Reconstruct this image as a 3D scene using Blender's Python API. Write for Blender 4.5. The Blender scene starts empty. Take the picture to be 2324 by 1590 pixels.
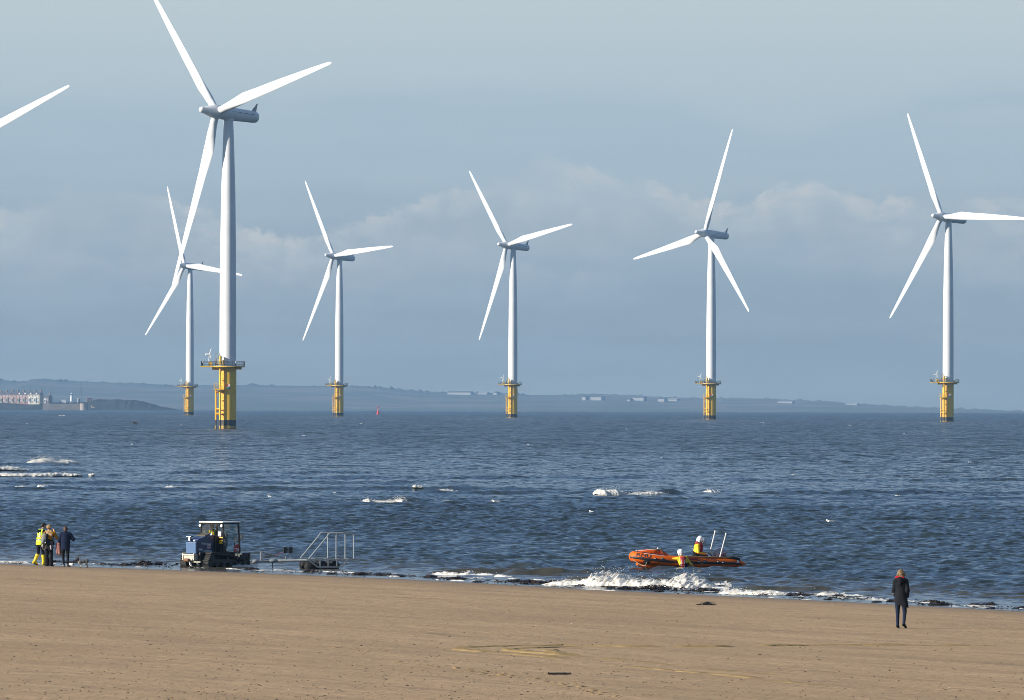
import bpy, bmesh, math, random, time
import numpy as np
from mathutils import Vector, Matrix, noise as mnoise

T0 = time.time()
random.seed(11)
rng = np.random.default_rng(5)
scene = bpy.context.scene
COL = scene.collection
PI = math.pi
R = math.radians

# ------------------------------------------------------------------ camera
F, PW, PH = 18000.0, 2324.0, 1590.0       # focal length and frame in reference units
CAMH = 7.13
RE = 7.4e6                                # effective earth radius (with refraction)
PITCH = math.atan(114.6 / F)
ROLL = R(0.17)
CAMROT = Matrix.Rotation(PI / 2 + PITCH, 3, 'X') @ Matrix.Rotation(ROLL, 3, 'Z')
CAMLOC = Vector((0, 0, CAMH))
cam = bpy.data.cameras.new('camera')
cam.sensor_width = 36.0
cam.sensor_fit = 'HORIZONTAL'
cam.lens = 36.0 * F / PW
cam.clip_start = 1.0
cam.clip_end = 60000.0
camo = bpy.data.objects.new('camera', cam)
camo.location = CAMLOC
camo.rotation_euler = CAMROT.to_euler()
COL.objects.link(camo)
scene.camera = camo

def ray(px, py):
    v = CAMROT @ Vector(((px - PW / 2) / F, -(py - PH / 2) / F, -1.0))
    return v / v.y

def at(px, py, Y):
    return CAMLOC + ray(px, py) * Y

# shoreline: (X, Y) pairs measured along the water's edge
SHX = np.array([-400, -60, -22.1, -17.85, -10.5, -4.33, .61, 6.33, 12.7, 17.3, 60, 400.])
SHY = np.array([1000, 402, 343.5, 337.0, 326.6, 316.0, 305.4, 293.2, 280.6, 270.5, 188, -450.])

def shore_p(x, y):
    """landward distance from the water's edge (negative at sea)"""
    return (np.interp(x, SHX, SHY) - y) * 0.47

def beach_z(x, y):
    p = shore_p(x, y)
    land = 0.022 * np.clip(p, 0, 16) + 0.010 * np.clip(p - 16, 0, 400)
    sea = 0.03 * np.clip(p, -80, 0)
    return land + sea

def beach_h(x, y):
    """height of the built beach sheet (bilinear)"""
    x = np.asarray(x, float); y = np.asarray(y, float)
    i = np.clip(np.searchsorted(GX, x) - 1, 0, len(GX) - 2); j = np.clip(np.searchsorted(GY, y) - 1, 0, len(GY) - 2)
    fx = np.clip((x - GX[i]) / (GX[i + 1] - GX[i]), 0, 1); fy = np.clip((y - GY[j]) / (GY[j + 1] - GY[j]), 0, 1)
    return (GZ[j, i] * (1 - fx) + GZ[j, i + 1] * fx) * (1 - fy) + (GZ[j + 1, i] * (1 - fx) + GZ[j + 1, i + 1] * fx) * fy

def ground(px, py):
    r = ray(px, py)
    Y = 250.0
    for _ in range(24):
        X = r.x * Y
        Y = 0.5 * Y + 0.5 * (float(beach_h(X, Y)) - CAMH) / r.z
    return Vector((r.x * Y, Y, float(beach_h(r.x * Y, Y))))

def sea(px, py):
    r = ray(px, py)
    # CAMH + r.z*Y = -Y^2/2R
    a, b, c = 1 / (2 * RE), r.z, CAMH
    disc = b * b - 4 * a * c
    Y = (-b - math.sqrt(max(disc, 0))) / (2 * a)
    return Vector((r.x * Y, Y, -Y * Y / (2 * RE)))

def curv(d):
    return -d * d / (2 * RE)

# ------------------------------------------------------------------ materials
def nodes_of(m):
    m.use_nodes = True
    nt = m.node_tree
    for n in list(nt.nodes):
        nt.nodes.remove(n)
    return nt

MATS = {}
def mat(name, col, rough=0.6, metal=0.0, var=0.12, scale=4.0, bump=0.0, bscale=40.0, spec=0.5, coat=0.0, emit=None, estr=0.0):
    """procedural surface: base colour broken up by two octaves of noise, optional bump"""
    if name in MATS:
        return MATS[name]
    m = bpy.data.materials.new(name)
    nt = nodes_of(m)
    L = nt.links
    out = nt.nodes.new('ShaderNodeOutputMaterial')
    b = nt.nodes.new('ShaderNodeBsdfPrincipled')
    L.new(b.outputs[0], out.inputs[0])
    tc = nt.nodes.new('ShaderNodeTexCoord')
    n = nt.nodes.new('ShaderNodeTexNoise')
    n.inputs['Scale'].default_value = scale
    n.inputs['Detail'].default_value = 6
    n.inputs['Roughness'].default_value = 0.65
    L.new(tc.outputs['Object'], n.inputs['Vector'])
    mr = nt.nodes.new('ShaderNodeMapRange')
    mr.inputs[1].default_value = 0.3
    mr.inputs[2].default_value = 0.7
    L.new(n.outputs['Fac'], mr.inputs[0])
    mx = nt.nodes.new('ShaderNodeMix')
    mx.data_type = 'RGBA'
    c = list(col)
    mx.inputs[6].default_value = [max(0, x * (1 - var)) for x in c] + [1]
    mx.inputs[7].default_value = [min(1, x * (1 + var * .6)) for x in c] + [1]
    L.new(mr.outputs[0], mx.inputs[0])
    L.new(mx.outputs[2], b.inputs['Base Color'])
    b.inputs['Roughness'].default_value = rough
    b.inputs['Metallic'].default_value = metal
    b.inputs['Specular IOR Level'].default_value = spec if rough < .83 else min(spec, .12)
    b.inputs['Coat Weight'].default_value = coat
    if bump:
        n2 = nt.nodes.new('ShaderNodeTexNoise')
        n2.inputs['Scale'].default_value = bscale
        n2.inputs['Detail'].default_value = 4
        L.new(tc.outputs['Object'], n2.inputs['Vector'])
        bp = nt.nodes.new('ShaderNodeBump')
        bp.inputs['Strength'].default_value = bump
        bp.inputs['Distance'].default_value = 0.02
        L.new(n2.outputs['Fac'], bp.inputs['Height'])
        L.new(bp.outputs[0], b.inputs['Normal'])
    if emit:
        b.inputs['Emission Color'].default_value = list(emit) + [1]
        b.inputs['Emission Strength'].default_value = estr
    MATS[name] = m
    return m

def glass_mat():
    if 'pane_glass' in MATS:
        return MATS['pane_glass']
    m = bpy.data.materials.new('pane_glass')
    nt = nodes_of(m)
    L = nt.links
    out = nt.nodes.new('ShaderNodeOutputMaterial')
    t = nt.nodes.new('ShaderNodeBsdfTransparent')
    t.inputs[0].default_value = (.93, .95, .94, 1)
    g = nt.nodes.new('ShaderNodeBsdfGlossy')
    g.inputs['Roughness'].default_value = 0.03
    g.inputs[0].default_value = (.9, .9, .9, 1)
    mx = nt.nodes.new('ShaderNodeMixShader')
    fr = nt.nodes.new('ShaderNodeLayerWeight')
    fr.inputs[0].default_value = 0.5
    pw = nt.nodes.new('ShaderNodeMath')
    pw.operation = 'POWER'
    pw.inputs[1].default_value = 4.0
    L.new(fr.outputs['Facing'], pw.inputs[0])
    ad = nt.nodes.new('ShaderNodeMath')
    ad.operation = 'MULTIPLY_ADD'
    ad.inputs[1].default_value = 0.7
    ad.inputs[2].default_value = 0.05
    L.new(pw.outputs[0], ad.inputs[0])
    L.new(ad.outputs[0], mx.inputs[0])
    L.new(t.outputs[0], mx.inputs[1])
    L.new(g.outputs[0], mx.inputs[2])
    L.new(mx.outputs[0], out.inputs[0])
    MATS['pane_glass'] = m
    return m

# ------------------------------------------------------------------ tagging / hierarchy
def tag(o, label=None, cat=None, group=None, kind=None):
    if label: o['label'] = label
    if cat: o['category'] = cat
    if group: o['group'] = group
    if kind: o['kind'] = kind
    return o

def empty(name, loc, rz=0.0, label=None, cat=None, group=None):
    o = bpy.data.objects.new(name, None)
    o.empty_display_size = 0.3
    o.location = loc
    o.rotation_euler = (0, 0, rz)
    COL.objects.link(o)
    return tag(o, label, cat, group)

def copy_tree(o, parent=None):
    c = o.copy()
    COL.objects.link(c)
    if parent: c.parent = parent
    for ch in list(o.children):
        copy_tree(ch, c)
    return c

# ------------------------------------------------------------------ mesh builder
def frame_of(d):
    d = Vector(d).normalized()
    a = Vector((0, 0, 1)) if abs(d.z) < .9 else Vector((1, 0, 0))
    x = d.cross(a).normalized()
    y = d.cross(x).normalized()
    return x, y, d

class MB:
    def __init__(s):
        s.v, s.f, s.m = [], [], []
    def add(s, vs, fs, mi=0):
        o = len(s.v)
        s.v += [tuple(v) for v in vs]
        s.f += [tuple(i + o for i in f) for f in fs]
        s.m += [mi] * len(fs)
        return s
    def box(s, c, d, M=None, mi=0, taper=1.0):
        hx, hy, hz = d[0] / 2, d[1] / 2, d[2] / 2
        vs = []
        for z, k in ((-hz, 1), (hz, taper)):
            for x, y in ((-hx, -hy), (hx, -hy), (hx, hy), (-hx, hy)):
                p = Vector((x * k, y * k, z))
                if M is not None: p = M @ p
                vs.append(p + Vector(c))
        return s.add(vs, [(3, 2, 1, 0), (4, 5, 6, 7), (0, 1, 5, 4), (1, 2, 6, 5), (2, 3, 7, 6), (3, 0, 4, 7)], mi)
    def tube(s, pts, r, n=8, mi=0, closed=False, flat=None):
        pts = [Vector(p) for p in pts]
        N = len(pts)
        rs = list(r) if hasattr(r, '__len__') else [r] * N
        vs, fs = [], []
        px = None
        for i, p in enumerate(pts):
            if closed: t = pts[(i + 1) % N] - pts[i - 1]
            else: t = pts[min(i + 1, N - 1)] - pts[max(i - 1, 0)]
            t = t.normalized() if t.length > 1e-9 else Vector((0, 0, 1))
            if px is None:
                x, y, _ = frame_of(t)
            else:
                x = (px - t * px.dot(t)).normalized()
                y = t.cross(x)
                y.normalize()
            px = x
            for k in range(n):
                a = 2 * PI * k / n
                q = x * math.cos(a) + y * math.sin(a)
                if flat: q = Vector((q.x * flat[0], q.y * flat[1], q.z * flat[2]))
                vs.append(p + q * rs[i])
        M = N if closed else N - 1
        for i in range(M):
            j = (i + 1) % N
            for k in range(n):
                k2 = (k + 1) % n
                fs.append((i * n + k, i * n + k2, j * n + k2, j * n + k))
        if not closed:
            fs.append(tuple(range(n))[::-1])
            fs.append(tuple((N - 1) * n + k for k in range(n)))
        return s.add(vs, fs, mi)
    def lathe(s, prof, n=24, M=None, mi=0):
        """prof: (r, z) from bottom to top around local z, M places it"""
        vs, fs = [], []
        for r_, z in prof:
            for k in range(n):
                a = 2 * PI * k / n
                p = Vector((r_ * math.cos(a), r_ * math.sin(a), z))
                vs.append(M @ p if M is not None else p)
        N = len(prof)
        for i in range(N - 1):
            for k in range(n):
                k2 = (k + 1) % n
                fs.append((i * n + k, i * n + k2, (i + 1) * n + k2, (i + 1) * n + k))
        fs.append(tuple(range(n))[::-1])
        fs.append(tuple((N - 1) * n + k for k in range(n)))
        return s.add(vs, fs, mi)
    def prism(s, outline, t0, t1, fn, mi=0):
        """2-D outline (counter-clockwise) swept from t0 to t1; fn(u, v, t) -> point"""
        n = len(outline)
        vs = [fn(u, v, t0) for u, v in outline] + [fn(u, v, t1) for u, v in outline]
        fs = [tuple(range(n))[::-1], tuple(range(n, 2 * n))]
        fs += [(i, (i + 1) % n, n + (i + 1) % n, n + i) for i in range(n)]
        return s.add(vs, fs, mi)
    def ell(s, c, r, n=12, m=8, M=None, mi=0):
        r = (r, r, r) if not hasattr(r, '__len__') else r
        vs, fs = [], []
        for i in range(m + 1):
            th = PI * i / m
            for k in range(n):
                a = 2 * PI * k / n
                p = Vector((r[0] * math.sin(th) * math.cos(a), r[1] * math.sin(th) * math.sin(a), -r[2] * math.cos(th)))
                if M is not None: p = M @ p
                vs.append(p + Vector(c))
        for i in range(m):
            for k in range(n):
                k2 = (k + 1) % n
                fs.append((i * n + k, i * n + k2, (i + 1) * n + k2, (i + 1) * n + k))
        return s.add(vs, fs, mi)
    def build(s, name, mats, parent=None, smooth=False, bevel=0.0, loc=None, recalc=False):
        me = bpy.data.meshes.new(name)
        me.from_pydata(s.v, [], s.f)
        if not isinstance(mats, (list, tuple)): mats = [mats]
        for m in mats: me.materials.append(m)
        me.polygons.foreach_set('material_index', s.m)
        bm = bmesh.new()
        bm.from_mesh(me)
        bmesh.ops.remove_doubles(bm, verts=bm.verts, dist=1e-5)
        if recalc: bmesh.ops.recalc_face_normals(bm, faces=bm.faces)
        bm.to_mesh(me)
        bm.free()
        if smooth:
            me.polygons.foreach_set('use_smooth', [True] * len(me.polygons))
            try: me.set_sharp_from_angle(angle=R(38))
            except Exception: pass
        me.update()
        o = bpy.data.objects.new(name, me)
        COL.objects.link(o)
        if parent: o.parent = parent
        if loc is not None: o.location = loc
        if bevel:
            b = o.modifiers.new('bevel', 'BEVEL')
            b.width = bevel
            b.segments = 2
            b.limit_method = 'ANGLE'
            b.angle_limit = R(40)
        return o

def np_mesh(name, V, Fq, mats, parent=None, smooth=True, mi=None):
    """fast mesh from numpy arrays, quads (or tris)"""
    me = bpy.data.meshes.new(name)
    k = Fq.shape[1]
    me.vertices.add(len(V))
    me.vertices.foreach_set('co', np.ascontiguousarray(V, dtype=np.float32).ravel())
    me.loops.add(Fq.size)
    me.loops.foreach_set('vertex_index', np.ascontiguousarray(Fq, dtype=np.int32).ravel())
    me.polygons.add(len(Fq))
    me.polygons.foreach_set('loop_start', np.arange(0, Fq.size, k, dtype=np.int32))
    me.polygons.foreach_set('loop_total', np.full(len(Fq), k, dtype=np.int32))
    if not isinstance(mats, (list, tuple)): mats = [mats]
    for m in mats: me.materials.append(m)
    if mi is not None: me.polygons.foreach_set('material_index', np.ascontiguousarray(mi, dtype=np.int32))
    me.update(calc_edges=True)
    me.validate()
    if smooth: me.polygons.foreach_set('use_smooth', np.ones(len(me.polygons), dtype=bool))
    o = bpy.data.objects.new(name, me)
    COL.objects.link(o)
    if parent: o.parent = parent
    return o

def grid_faces(nr, nc):
    i = np.arange(nr - 1)[:, None] * nc + np.arange(nc - 1)[None, :]
    return np.stack([i, i + 1, i + nc + 1, i + nc], -1).reshape(-1, 4)

# tileable-free value noise on arrays
_perm = rng.random(65536).astype(np.float32)
def vnoise(x, y, seed=0):
    xi, yi = np.floor(x).astype(np.int64), np.floor(y).astype(np.int64)
    fx, fy = x - xi, y - yi
    fx = fx * fx * (3 - 2 * fx)
    fy = fy * fy * (3 - 2 * fy)
    def h(a, b): return _perm[(a * 7919 + b * 104729 + seed * 1299709 + (a ^ (b * 31)) * 13) & 65535]
    return (h(xi, yi) * (1 - fx) + h(xi + 1, yi) * fx) * (1 - fy) + (h(xi, yi + 1) * (1 - fx) + h(xi + 1, yi + 1) * fx) * fy
def fbm(x, y, oct=4, seed=0, gain=.5):
    s, a, t = 0, 1.0, 0
    for o in range(oct):
        s = s + a * vnoise(x * 2 ** o + 17.3 * o, y * 2 ** o - 9.1 * o, seed + o)
        t += a
        a *= gain
    return s / t - .5

# ------------------------------------------------------------------ text
def text_mesh(s, size):
    cu = bpy.data.curves.new('lettering', 'FONT')
    cu.body = s
    cu.size = size
    cu.resolution_u = 3
    cu.offset = .022 * size
    o = bpy.data.objects.new('lettering', cu)
    COL.objects.link(o)
    dg = bpy.context.evaluated_depsgraph_get()
    me = bpy.data.meshes.new_from_object(o.evaluated_get(dg))
    bpy.data.objects.remove(o)
    vs = np.array([v.co[:] for v in me.vertices])
    fs = [tuple(p.vertices) for p in me.polygons]
    bpy.data.meshes.remove(me)
    vs[:, 0] -= vs[:, 0].min()
    return vs, fs

def lettering(s, size, fn, m, parent, name='lettering', width=None):
    vs, fs = text_mesh(s, size)
    if width: vs[:, 0] *= width / vs[:, 0].max()
    bm = bmesh.new()
    bv = [bm.verts.new(v) for v in vs]
    for f in fs:
        try: bm.faces.new([bv[i] for i in f])
        except ValueError: pass
    bmesh.ops.triangulate(bm, faces=bm.faces[:])
    bmesh.ops.subdivide_edges(bm, edges=bm.edges[:], cuts=2, use_grid_fill=True)
    for v in bm.verts: v.co = fn(v.co.x, v.co.y)
    me = bpy.data.meshes.new(name)
    bm.to_mesh(me); bm.free()
    me.materials.append(m)
    o = bpy.data.objects.new(name, me)
    COL.objects.link(o); o.parent = parent
    return o

# ------------------------------------------------------------------ implicit bodies (one continuous skin)
def C(a, b, ra, rb, mat=0, k=.03, flat=None, clip=None):
    return dict(a=np.array(a, float), b=np.array(b, float), ra=ra, rb=rb, mat=mat, k=k, flat=flat, clip=clip)

def implicit(name, prims, mats, parent=None, res=.009, recolor=None, clips=None, noise_amp=0.0, noise_scale=12):
    lo = np.min([np.minimum(p['a'], p['b']) - max(p['ra'], p['rb']) for p in prims], 0) - 3 * res - .03
    hi = np.max([np.maximum(p['a'], p['b']) + max(p['ra'], p['rb']) for p in prims], 0) + 3 * res + .03
    n = np.ceil((hi - lo) / res).astype(int) + 1
    f = np.full(n, 1.0, np.float32)
    best = np.full(n, 1.0, np.float32)
    lab = np.zeros(n, np.int16)
    for p in prims:
        rm = max(p['ra'], p['rb']) + p['k'] * 2 + 3 * res
        i0 = np.maximum(np.floor((np.minimum(p['a'], p['b']) - rm - lo) / res).astype(int), 0)
        i1 = np.minimum(np.ceil((np.maximum(p['a'], p['b']) + rm - lo) / res).astype(int) + 1, n)
        sl = tuple(slice(a, b) for a, b in zip(i0, i1))
        ax = [lo[d] + res * np.arange(i0[d], i1[d]) for d in range(3)]
        X, Y, Z = np.meshgrid(*ax, indexing='ij')
        P = np.stack([X, Y, Z], -1) - p['a']
        ba = p['b'] - p['a']
        if p['flat'] is not None:
            d, s = np.array(p['flat'][0], float), p['flat'][1]
            d = d / np.linalg.norm(d)
            P = P + (P @ d)[..., None] * d * (1 / s - 1)
            ba = ba + (ba @ d) * d * (1 / s - 1)
        L2 = max(ba @ ba, 1e-9)
        t = np.clip((P @ ba) / L2, 0, 1)
        dist = np.sqrt(((P - t[..., None] * ba) ** 2).sum(-1)) - (p['ra'] + t * (p['rb'] - p['ra']))
        if p['clip'] is not None:
            for (cp, cn) in p['clip']:
                cn = np.array(cn, float) / np.linalg.norm(cn)
                dist = np.maximum(dist, (np.stack([X, Y, Z], -1) - np.array(cp)) @ cn)
        dist = dist.astype(np.float32)
        k = p['k']
        old = f[sl]
        h = np.clip(.5 + .5 * (old - dist) / k, 0, 1)
        f[sl] = old * (1 - h) + dist * h - k * h * (1 - h)
        bb = best[sl]
        msk = dist < bb
        lab[sl] = np.where(msk, p['mat'], lab[sl])
        best[sl] = np.where(msk, dist, bb)
    if clips or noise_amp:
        ax = [lo[d] + res * np.arange(n[d]) for d in range(3)]
        X, Y, Z = np.meshgrid(*ax, indexing='ij')
        if noise_amp:
            f += noise_amp * (fbm(X * noise_scale + Z * 3.1, Y * noise_scale - Z * noise_scale * .7, 3, 3)).astype(np.float32)
        for (cp, cn) in (clips or []):
            cn = np.array(cn, float) / np.linalg.norm(cn)
            f = np.maximum(f, ((X - cp[0]) * cn[0] + (Y - cp[1]) * cn[1] + (Z - cp[2]) * cn[2]).astype(np.float32))
    f[0] = f[-1] = 1; f[:, 0] = f[:, -1] = 1; f[:, :, 0] = f[:, :, -1] = 1
    ins = f < 0
    cn_ = n - 1
    ncell = int(np.prod(cn_))
    acc = {}
    sumx = np.zeros((ncell, 3), np.float32)
    cnt = np.zeros(ncell, np.int32)
    quads = []
    def cid(c): return (c[:, 0] * cn_[1] + c[:, 1]) * cn_[2] + c[:, 2]
    for d in range(3):
        s0 = [slice(None)] * 3; s1 = [slice(None)] * 3
        s0[d] = slice(0, -1); s1[d] = slice(1, None)
        cr = ins[tuple(s0)] != ins[tuple(s1)]
        idx = np.argwhere(cr)
        if not len(idx): continue
        i2 = idx.copy(); i2[:, d] += 1
        fa = f[tuple(idx.T)]; fb = f[tuple(i2.T)]
        t = fa / (fa - fb)
        pos = idx.astype(np.float32); pos[:, d] += t
        e1, e2 = (d + 1) % 3, (d + 2) % 3
        ring = []
        for o1, o2 in ((0, 0), (1, 0), (1, 1), (0, 1)):
            c = idx.copy(); c[:, e1] -= o1; c[:, e2] -= o2
            ci = cid(c)
            ring.append(ci)
            for q in range(3):
                sumx[:, q] += np.bincount(ci, weights=pos[:, q], minlength=ncell).astype(np.float32)
            cnt += np.bincount(ci, minlength=ncell).astype(np.int32)
        ring = np.stack(ring, 1)
        fl = ins[tuple(idx.T)]
        ring[~fl] = ring[~fl][:, ::-1]
        quads.append(ring)
    used = np.nonzero(cnt)[0]
    mp = np.full(ncell, -1, np.int64); mp[used] = np.arange(len(used))
    V = sumx[used] / cnt[used][:, None]
    gi = np.clip(np.rint(V).astype(int), 0, n - 1)
    vl = lab[tuple(gi.T)]
    V = V * res + lo
    Q = mp[np.concatenate(quads)]
    ml = vl[Q[:, 0]].astype(np.int32)
    if recolor is not None:
        ml = recolor(V[Q].mean(1), ml)
    return np_mesh(name, V, Q, mats, parent, True, ml)
# ================================================================== LIGHT, SKY, AIR
SUN_EL, SUN_TOWARD = R(20), R(20)        # sun stands to the left, slightly on the camera's side
SUNV = Vector((-math.cos(SUN_TOWARD) * math.cos(SUN_EL), -math.sin(SUN_TOWARD) * math.cos(SUN_EL), math.sin(SUN_EL)))
sl = bpy.data.lights.new('sun', 'SUN')
sl.energy = 4.8
sl.angle = R(0.5)
sl.color = (1.0, 0.93, 0.82)
so = bpy.data.objects.new('sun', sl)
so.rotation_euler = (-SUNV).to_track_quat('-Z', 'Y').to_euler()
so.location = (-200, -50, 200)
COL.objects.link(so)

world = bpy.data.worlds.new('World')
scene.world = world
world.use_nodes = True
nt = world.node_tree
for n in list(nt.nodes): nt.nodes.remove(n)
WL = nt.links
def N(t, **kw):
    n = nt.nodes.new(t)
    for k, v in kw.items(): setattr(n, k, v)
    return n
def val(sock, v):
    if hasattr(v, 'is_output') or isinstance(v, bpy.types.NodeSocket): WL.new(v, sock)
    else: sock.default_value = v
def MA(op, a, b=0.0, c=0.0, clamp=False):
    n = N('ShaderNodeMath', operation=op, use_clamp=clamp)
    val(n.inputs[0], a); val(n.inputs[1], b); val(n.inputs[2], c)
    return n.outputs[0]
def MR(v, a, b, c=0.0, d=1.0, smooth=True):
    n = N('ShaderNodeMapRange')
    if smooth: n.interpolation_type = 'SMOOTHSTEP'
    for i, q in enumerate((v, a, b, c, d)): val(n.inputs[i], q)
    return n.outputs[0]
def MIX(fac, a, b, mode='MIX'):
    n = N('ShaderNodeMix', data_type='RGBA', blend_type=mode)
    val(n.inputs[0], fac)
    for i, q in ((6, a), (7, b)):
        if isinstance(q, (tuple, list)): n.inputs[i].default_value = list(q) + [1]
        else: WL.new(q, n.inputs[i])
    return n.outputs[2]
def NOISE(u, v, su, sv, detail=5, rough=.55, seed=0.0, dist=0.0):
    cb = N('ShaderNodeCombineXYZ')
    val(cb.inputs[0], MA('MULTIPLY', u, su)); val(cb.inputs[1], MA('MULTIPLY', v, sv)); cb.inputs[2].default_value = seed
    n = N('ShaderNodeTexNoise')
    n.inputs['Scale'].default_value = 1.0
    n.inputs['Detail'].default_value = detail
    n.inputs['Roughness'].default_value = rough
    n.inputs['Distortion'].default_value = dist
    WL.new(cb.outputs[0], n.inputs['Vector'])
    return n.outputs['Fac']

sky = N('ShaderNodeTexSky', sky_type='NISHITA', sun_disc=False)
sky.sun_elevation = SUN_EL
sky.sun_rotation = math.atan2(SUNV.x, SUNV.y)
sky.air_density = 1.0
sky.dust_density = 0.6
sky.ozone_density = 1.5
SKYSTR = 0.088
tc = N('ShaderNodeTexCoord')
sp = N('ShaderNodeSeparateXYZ')
WL.new(tc.outputs['Generated'], sp.inputs[0])
u = MA('ARCTAN2', sp.outputs[0], sp.outputs[1])
v = MA('ARCSINE', sp.outputs[2])
EXPO = 0.55
def lin(r, g, b):
    f = lambda c: ((c / 255 + .055) / 1.055) ** 2.4
    return tuple(f(c) / (SKYSTR * 2 ** EXPO) for c in (r, g, b))
# clear-to-overcast gradient of the low sky
ramp = N('ShaderNodeValToRGB')
cr = ramp.color_ramp
stops = [(-.002, (.285, .295, .24)), (.006, (.288, .30, .25)), (.0117, (.29, .35, .385)), (.0172, (.318, .397, .458)), (.030, (.402, .500, .570)), (.0383, (.447, .550, .607)), (.0505, (.521, .609, .645)), (.075, (.36, .50, .64)), (.12, (.19, .34, .56)), (.30, (.085, .19, .43))]
while len(cr.elements) < len(stops): cr.elements.new(0.5)
for e, (p_, c_) in zip(cr.elements, stops):
    e.position = (p_ + .01) / .32
    e.color = [x / 2 ** EXPO for x in c_] + [1]
WL.new(MR(v, -.01, .31, 0, 1, False), ramp.inputs[0])
base = MIX(1.0, ramp.outputs[0], (1 / SKYSTR,) * 3, 'MULTIPLY')
# high thin cloud bank with a soft undulating upper edge
def Ux(px): return (px - 1162) / F
def Vy(py): return (909.6 - py) / F
def gauss(px, py, sx, sy):
    du = MA('MULTIPLY', MA('SUBTRACT', u, Ux(px)), F / sx)
    dv = MA('MULTIPLY', MA('SUBTRACT', v, Vy(py)), F / sy)
    return MA('EXPONENT', MA('MULTIPLY', MA('ADD', MA('MULTIPLY', du, du), MA('MULTIPLY', dv, dv)), -1.0))
wob = MA('SUBTRACT', NOISE(u, v, 55, 60, 4, .5, 3.0), .5)
edge = MA('ADD', Vy(232), MA('MULTIPLY', wob, .0045))
edge = MA('ADD', edge, MA('MULTIPLY', gauss(1080, 200, 520, 900), .0022))
edge = MA('ADD', edge, MA('MULTIPLY', gauss(2330, 200, 330, 900), .0022))
edge = MA('SUBTRACT', edge, MA('MULTIPLY', gauss(1760, 200, 200, 900), .0050))
bank = MR(MA('SUBTRACT', v, edge), -.0022, .0018, 1.0, 0.0)
bank = MA('MULTIPLY', bank, MR(v, Vy(470), Vy(300), 0, 1))
streak = MR(NOISE(u, v, 40, 420, 6, .6, 8.0), .38, .66)
bank = MA('MULTIPLY', bank, MA('MULTIPLY_ADD', streak, .5, .5))
base = MIX(MA('MULTIPLY', bank, .80), base, lin(167, 187, 201))
# broad faint streaks everywhere
st2 = MR(NOISE(u, v, 26, 240, 6, .6, 21.0), .35, .7)
base = MIX(MA('MULTIPLY', st2, .16), base, lin(190, 202, 208))
# distant heaped cumulus: two decks whose lumpy upper edges catch the light and fade downwards
def deck(y0, bumps, seed, fadepx, amt, col):
    e_ = MA('ADD', Vy(y0), MA('MULTIPLY', MA('SUBTRACT', NOISE(u, v, 95, 60, 3, .5, seed), .5), .0052))
    for px, amp, sx in bumps:
        e_ = MA('ADD', e_, MA('MULTIPLY', gauss(px, y0, sx, 2500), amp / F))
    e_ = MA('ADD', e_, MA('MULTIPLY', MA('SUBTRACT', NOISE(u, v, 520, 620, 7, .62, seed + 3, .4), .5), .0040))
    t_ = MA('SUBTRACT', e_, v)
    body = MA('MULTIPLY', MR(t_, -.0001, .0011), MA('EXPONENT', MA('MULTIPLY', MA('MAXIMUM', t_, 0.0), -F / fadepx)))
    lump = MR(NOISE(u, v, 210, 330, 8, .6, seed + 9, .3), .33, .62, .30, 1.0)
    patch_ = MR(NOISE(u, v, 48, 40, 3, .5, seed + 5), .36, .58, .12, 1.0)
    return MA('MULTIPLY', MA('MULTIPLY', body, MA('MULTIPLY', lump, patch_)), amt), col
for q_, c_ in (deck(470, ((1215, 85, 130), (1430, 55, 230), (1010, 35, 120), (300, 35, 170), (1815, 62, 110), (2240, 30, 190), (660, -60, 160)), 31.0, 95, .95, (206, 207, 205)),
               deck(590, ((960, 60, 170), (60, 40, 170), (640, 40, 110), (1990, 50, 190), (1400, -20, 260)), 47.0, 70, .55, (184, 192, 199))):
    base = MIX(q_, base, lin(*c_))
dk = MR(NOISE(u, v, 75, 120, 7, .55, 14.0), .45, .75)
base = MIX(MA('MULTIPLY', MA('MULTIPLY', dk, MR(v, Vy(300), Vy(480), 0, 1)), .13), base, lin(136, 158, 180))
# overhead: broken cloud over the clear sky
ov = MR(NOISE(u, v, 3.2, 7, 7, .6, 2.0), .46, .66)
high = MIX(MA('MULTIPLY', ov, .10), sky.outputs[0], lin(150, 168, 186))
full = MIX(MR(v, .22, .6), base, high)
bg = N('ShaderNodeBackground')
bg.inputs[1].default_value = SKYSTR
WL.new(full, bg.inputs[0])
wo = N('ShaderNodeOutputWorld')
WL.new(bg.outputs[0], wo.inputs[0])

vs_ = scene.view_settings
vs_.view_transform = 'Standard'
vs_.look = 'None'
vs_.exposure = EXPO
vs_.gamma = 1.0
vs_.use_curve_mapping = False
scene.cycles.max_bounces = 6
scene.cycles.diffuse_bounces = 2
scene.cycles.glossy_bounces = 3
scene.cycles.transparent_max_bounces = 12
scene.cycles.volume_bounces = 1
scene.cycles.use_denoising = True
scene.cycles.denoising_prefilter = 'ACCURATE'
scene.cycles.filter_width = 0.95
scene.cycles.caustics_reflective = False
scene.cycles.caustics_refractive = False

# the air between here and the far shore
hz = MB()
hz.box((0, 10450, 57.0), (6400, 21100, 176))
hzm = bpy.data.materials.new('haze_air')
hnt = nodes_of(hzm)
ho = hnt.nodes.new('ShaderNodeOutputMaterial')
pv = hnt.nodes.new('ShaderNodeVolumePrincipled')
pv.inputs['Color'].default_value = (.385, .66, .99, 1)
pv.inputs['Density'].default_value = 4.1e-5
pv.inputs['Anisotropy'].default_value = 0.1
hnt.links.new(pv.outputs[0], ho.inputs['Volume'])
hzo = hz.build('haze', hzm)
tag(hzo, 'pale blue sea haze lying over the water and far coast', 'haze', kind='stuff')

# ================================================================== GROUND
def attr(me, name, arr):
    a = me.attributes.new(name, 'FLOAT', 'POINT')
    a.data.foreach_set('value', np.ascontiguousarray(arr, dtype=np.float32))

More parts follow.
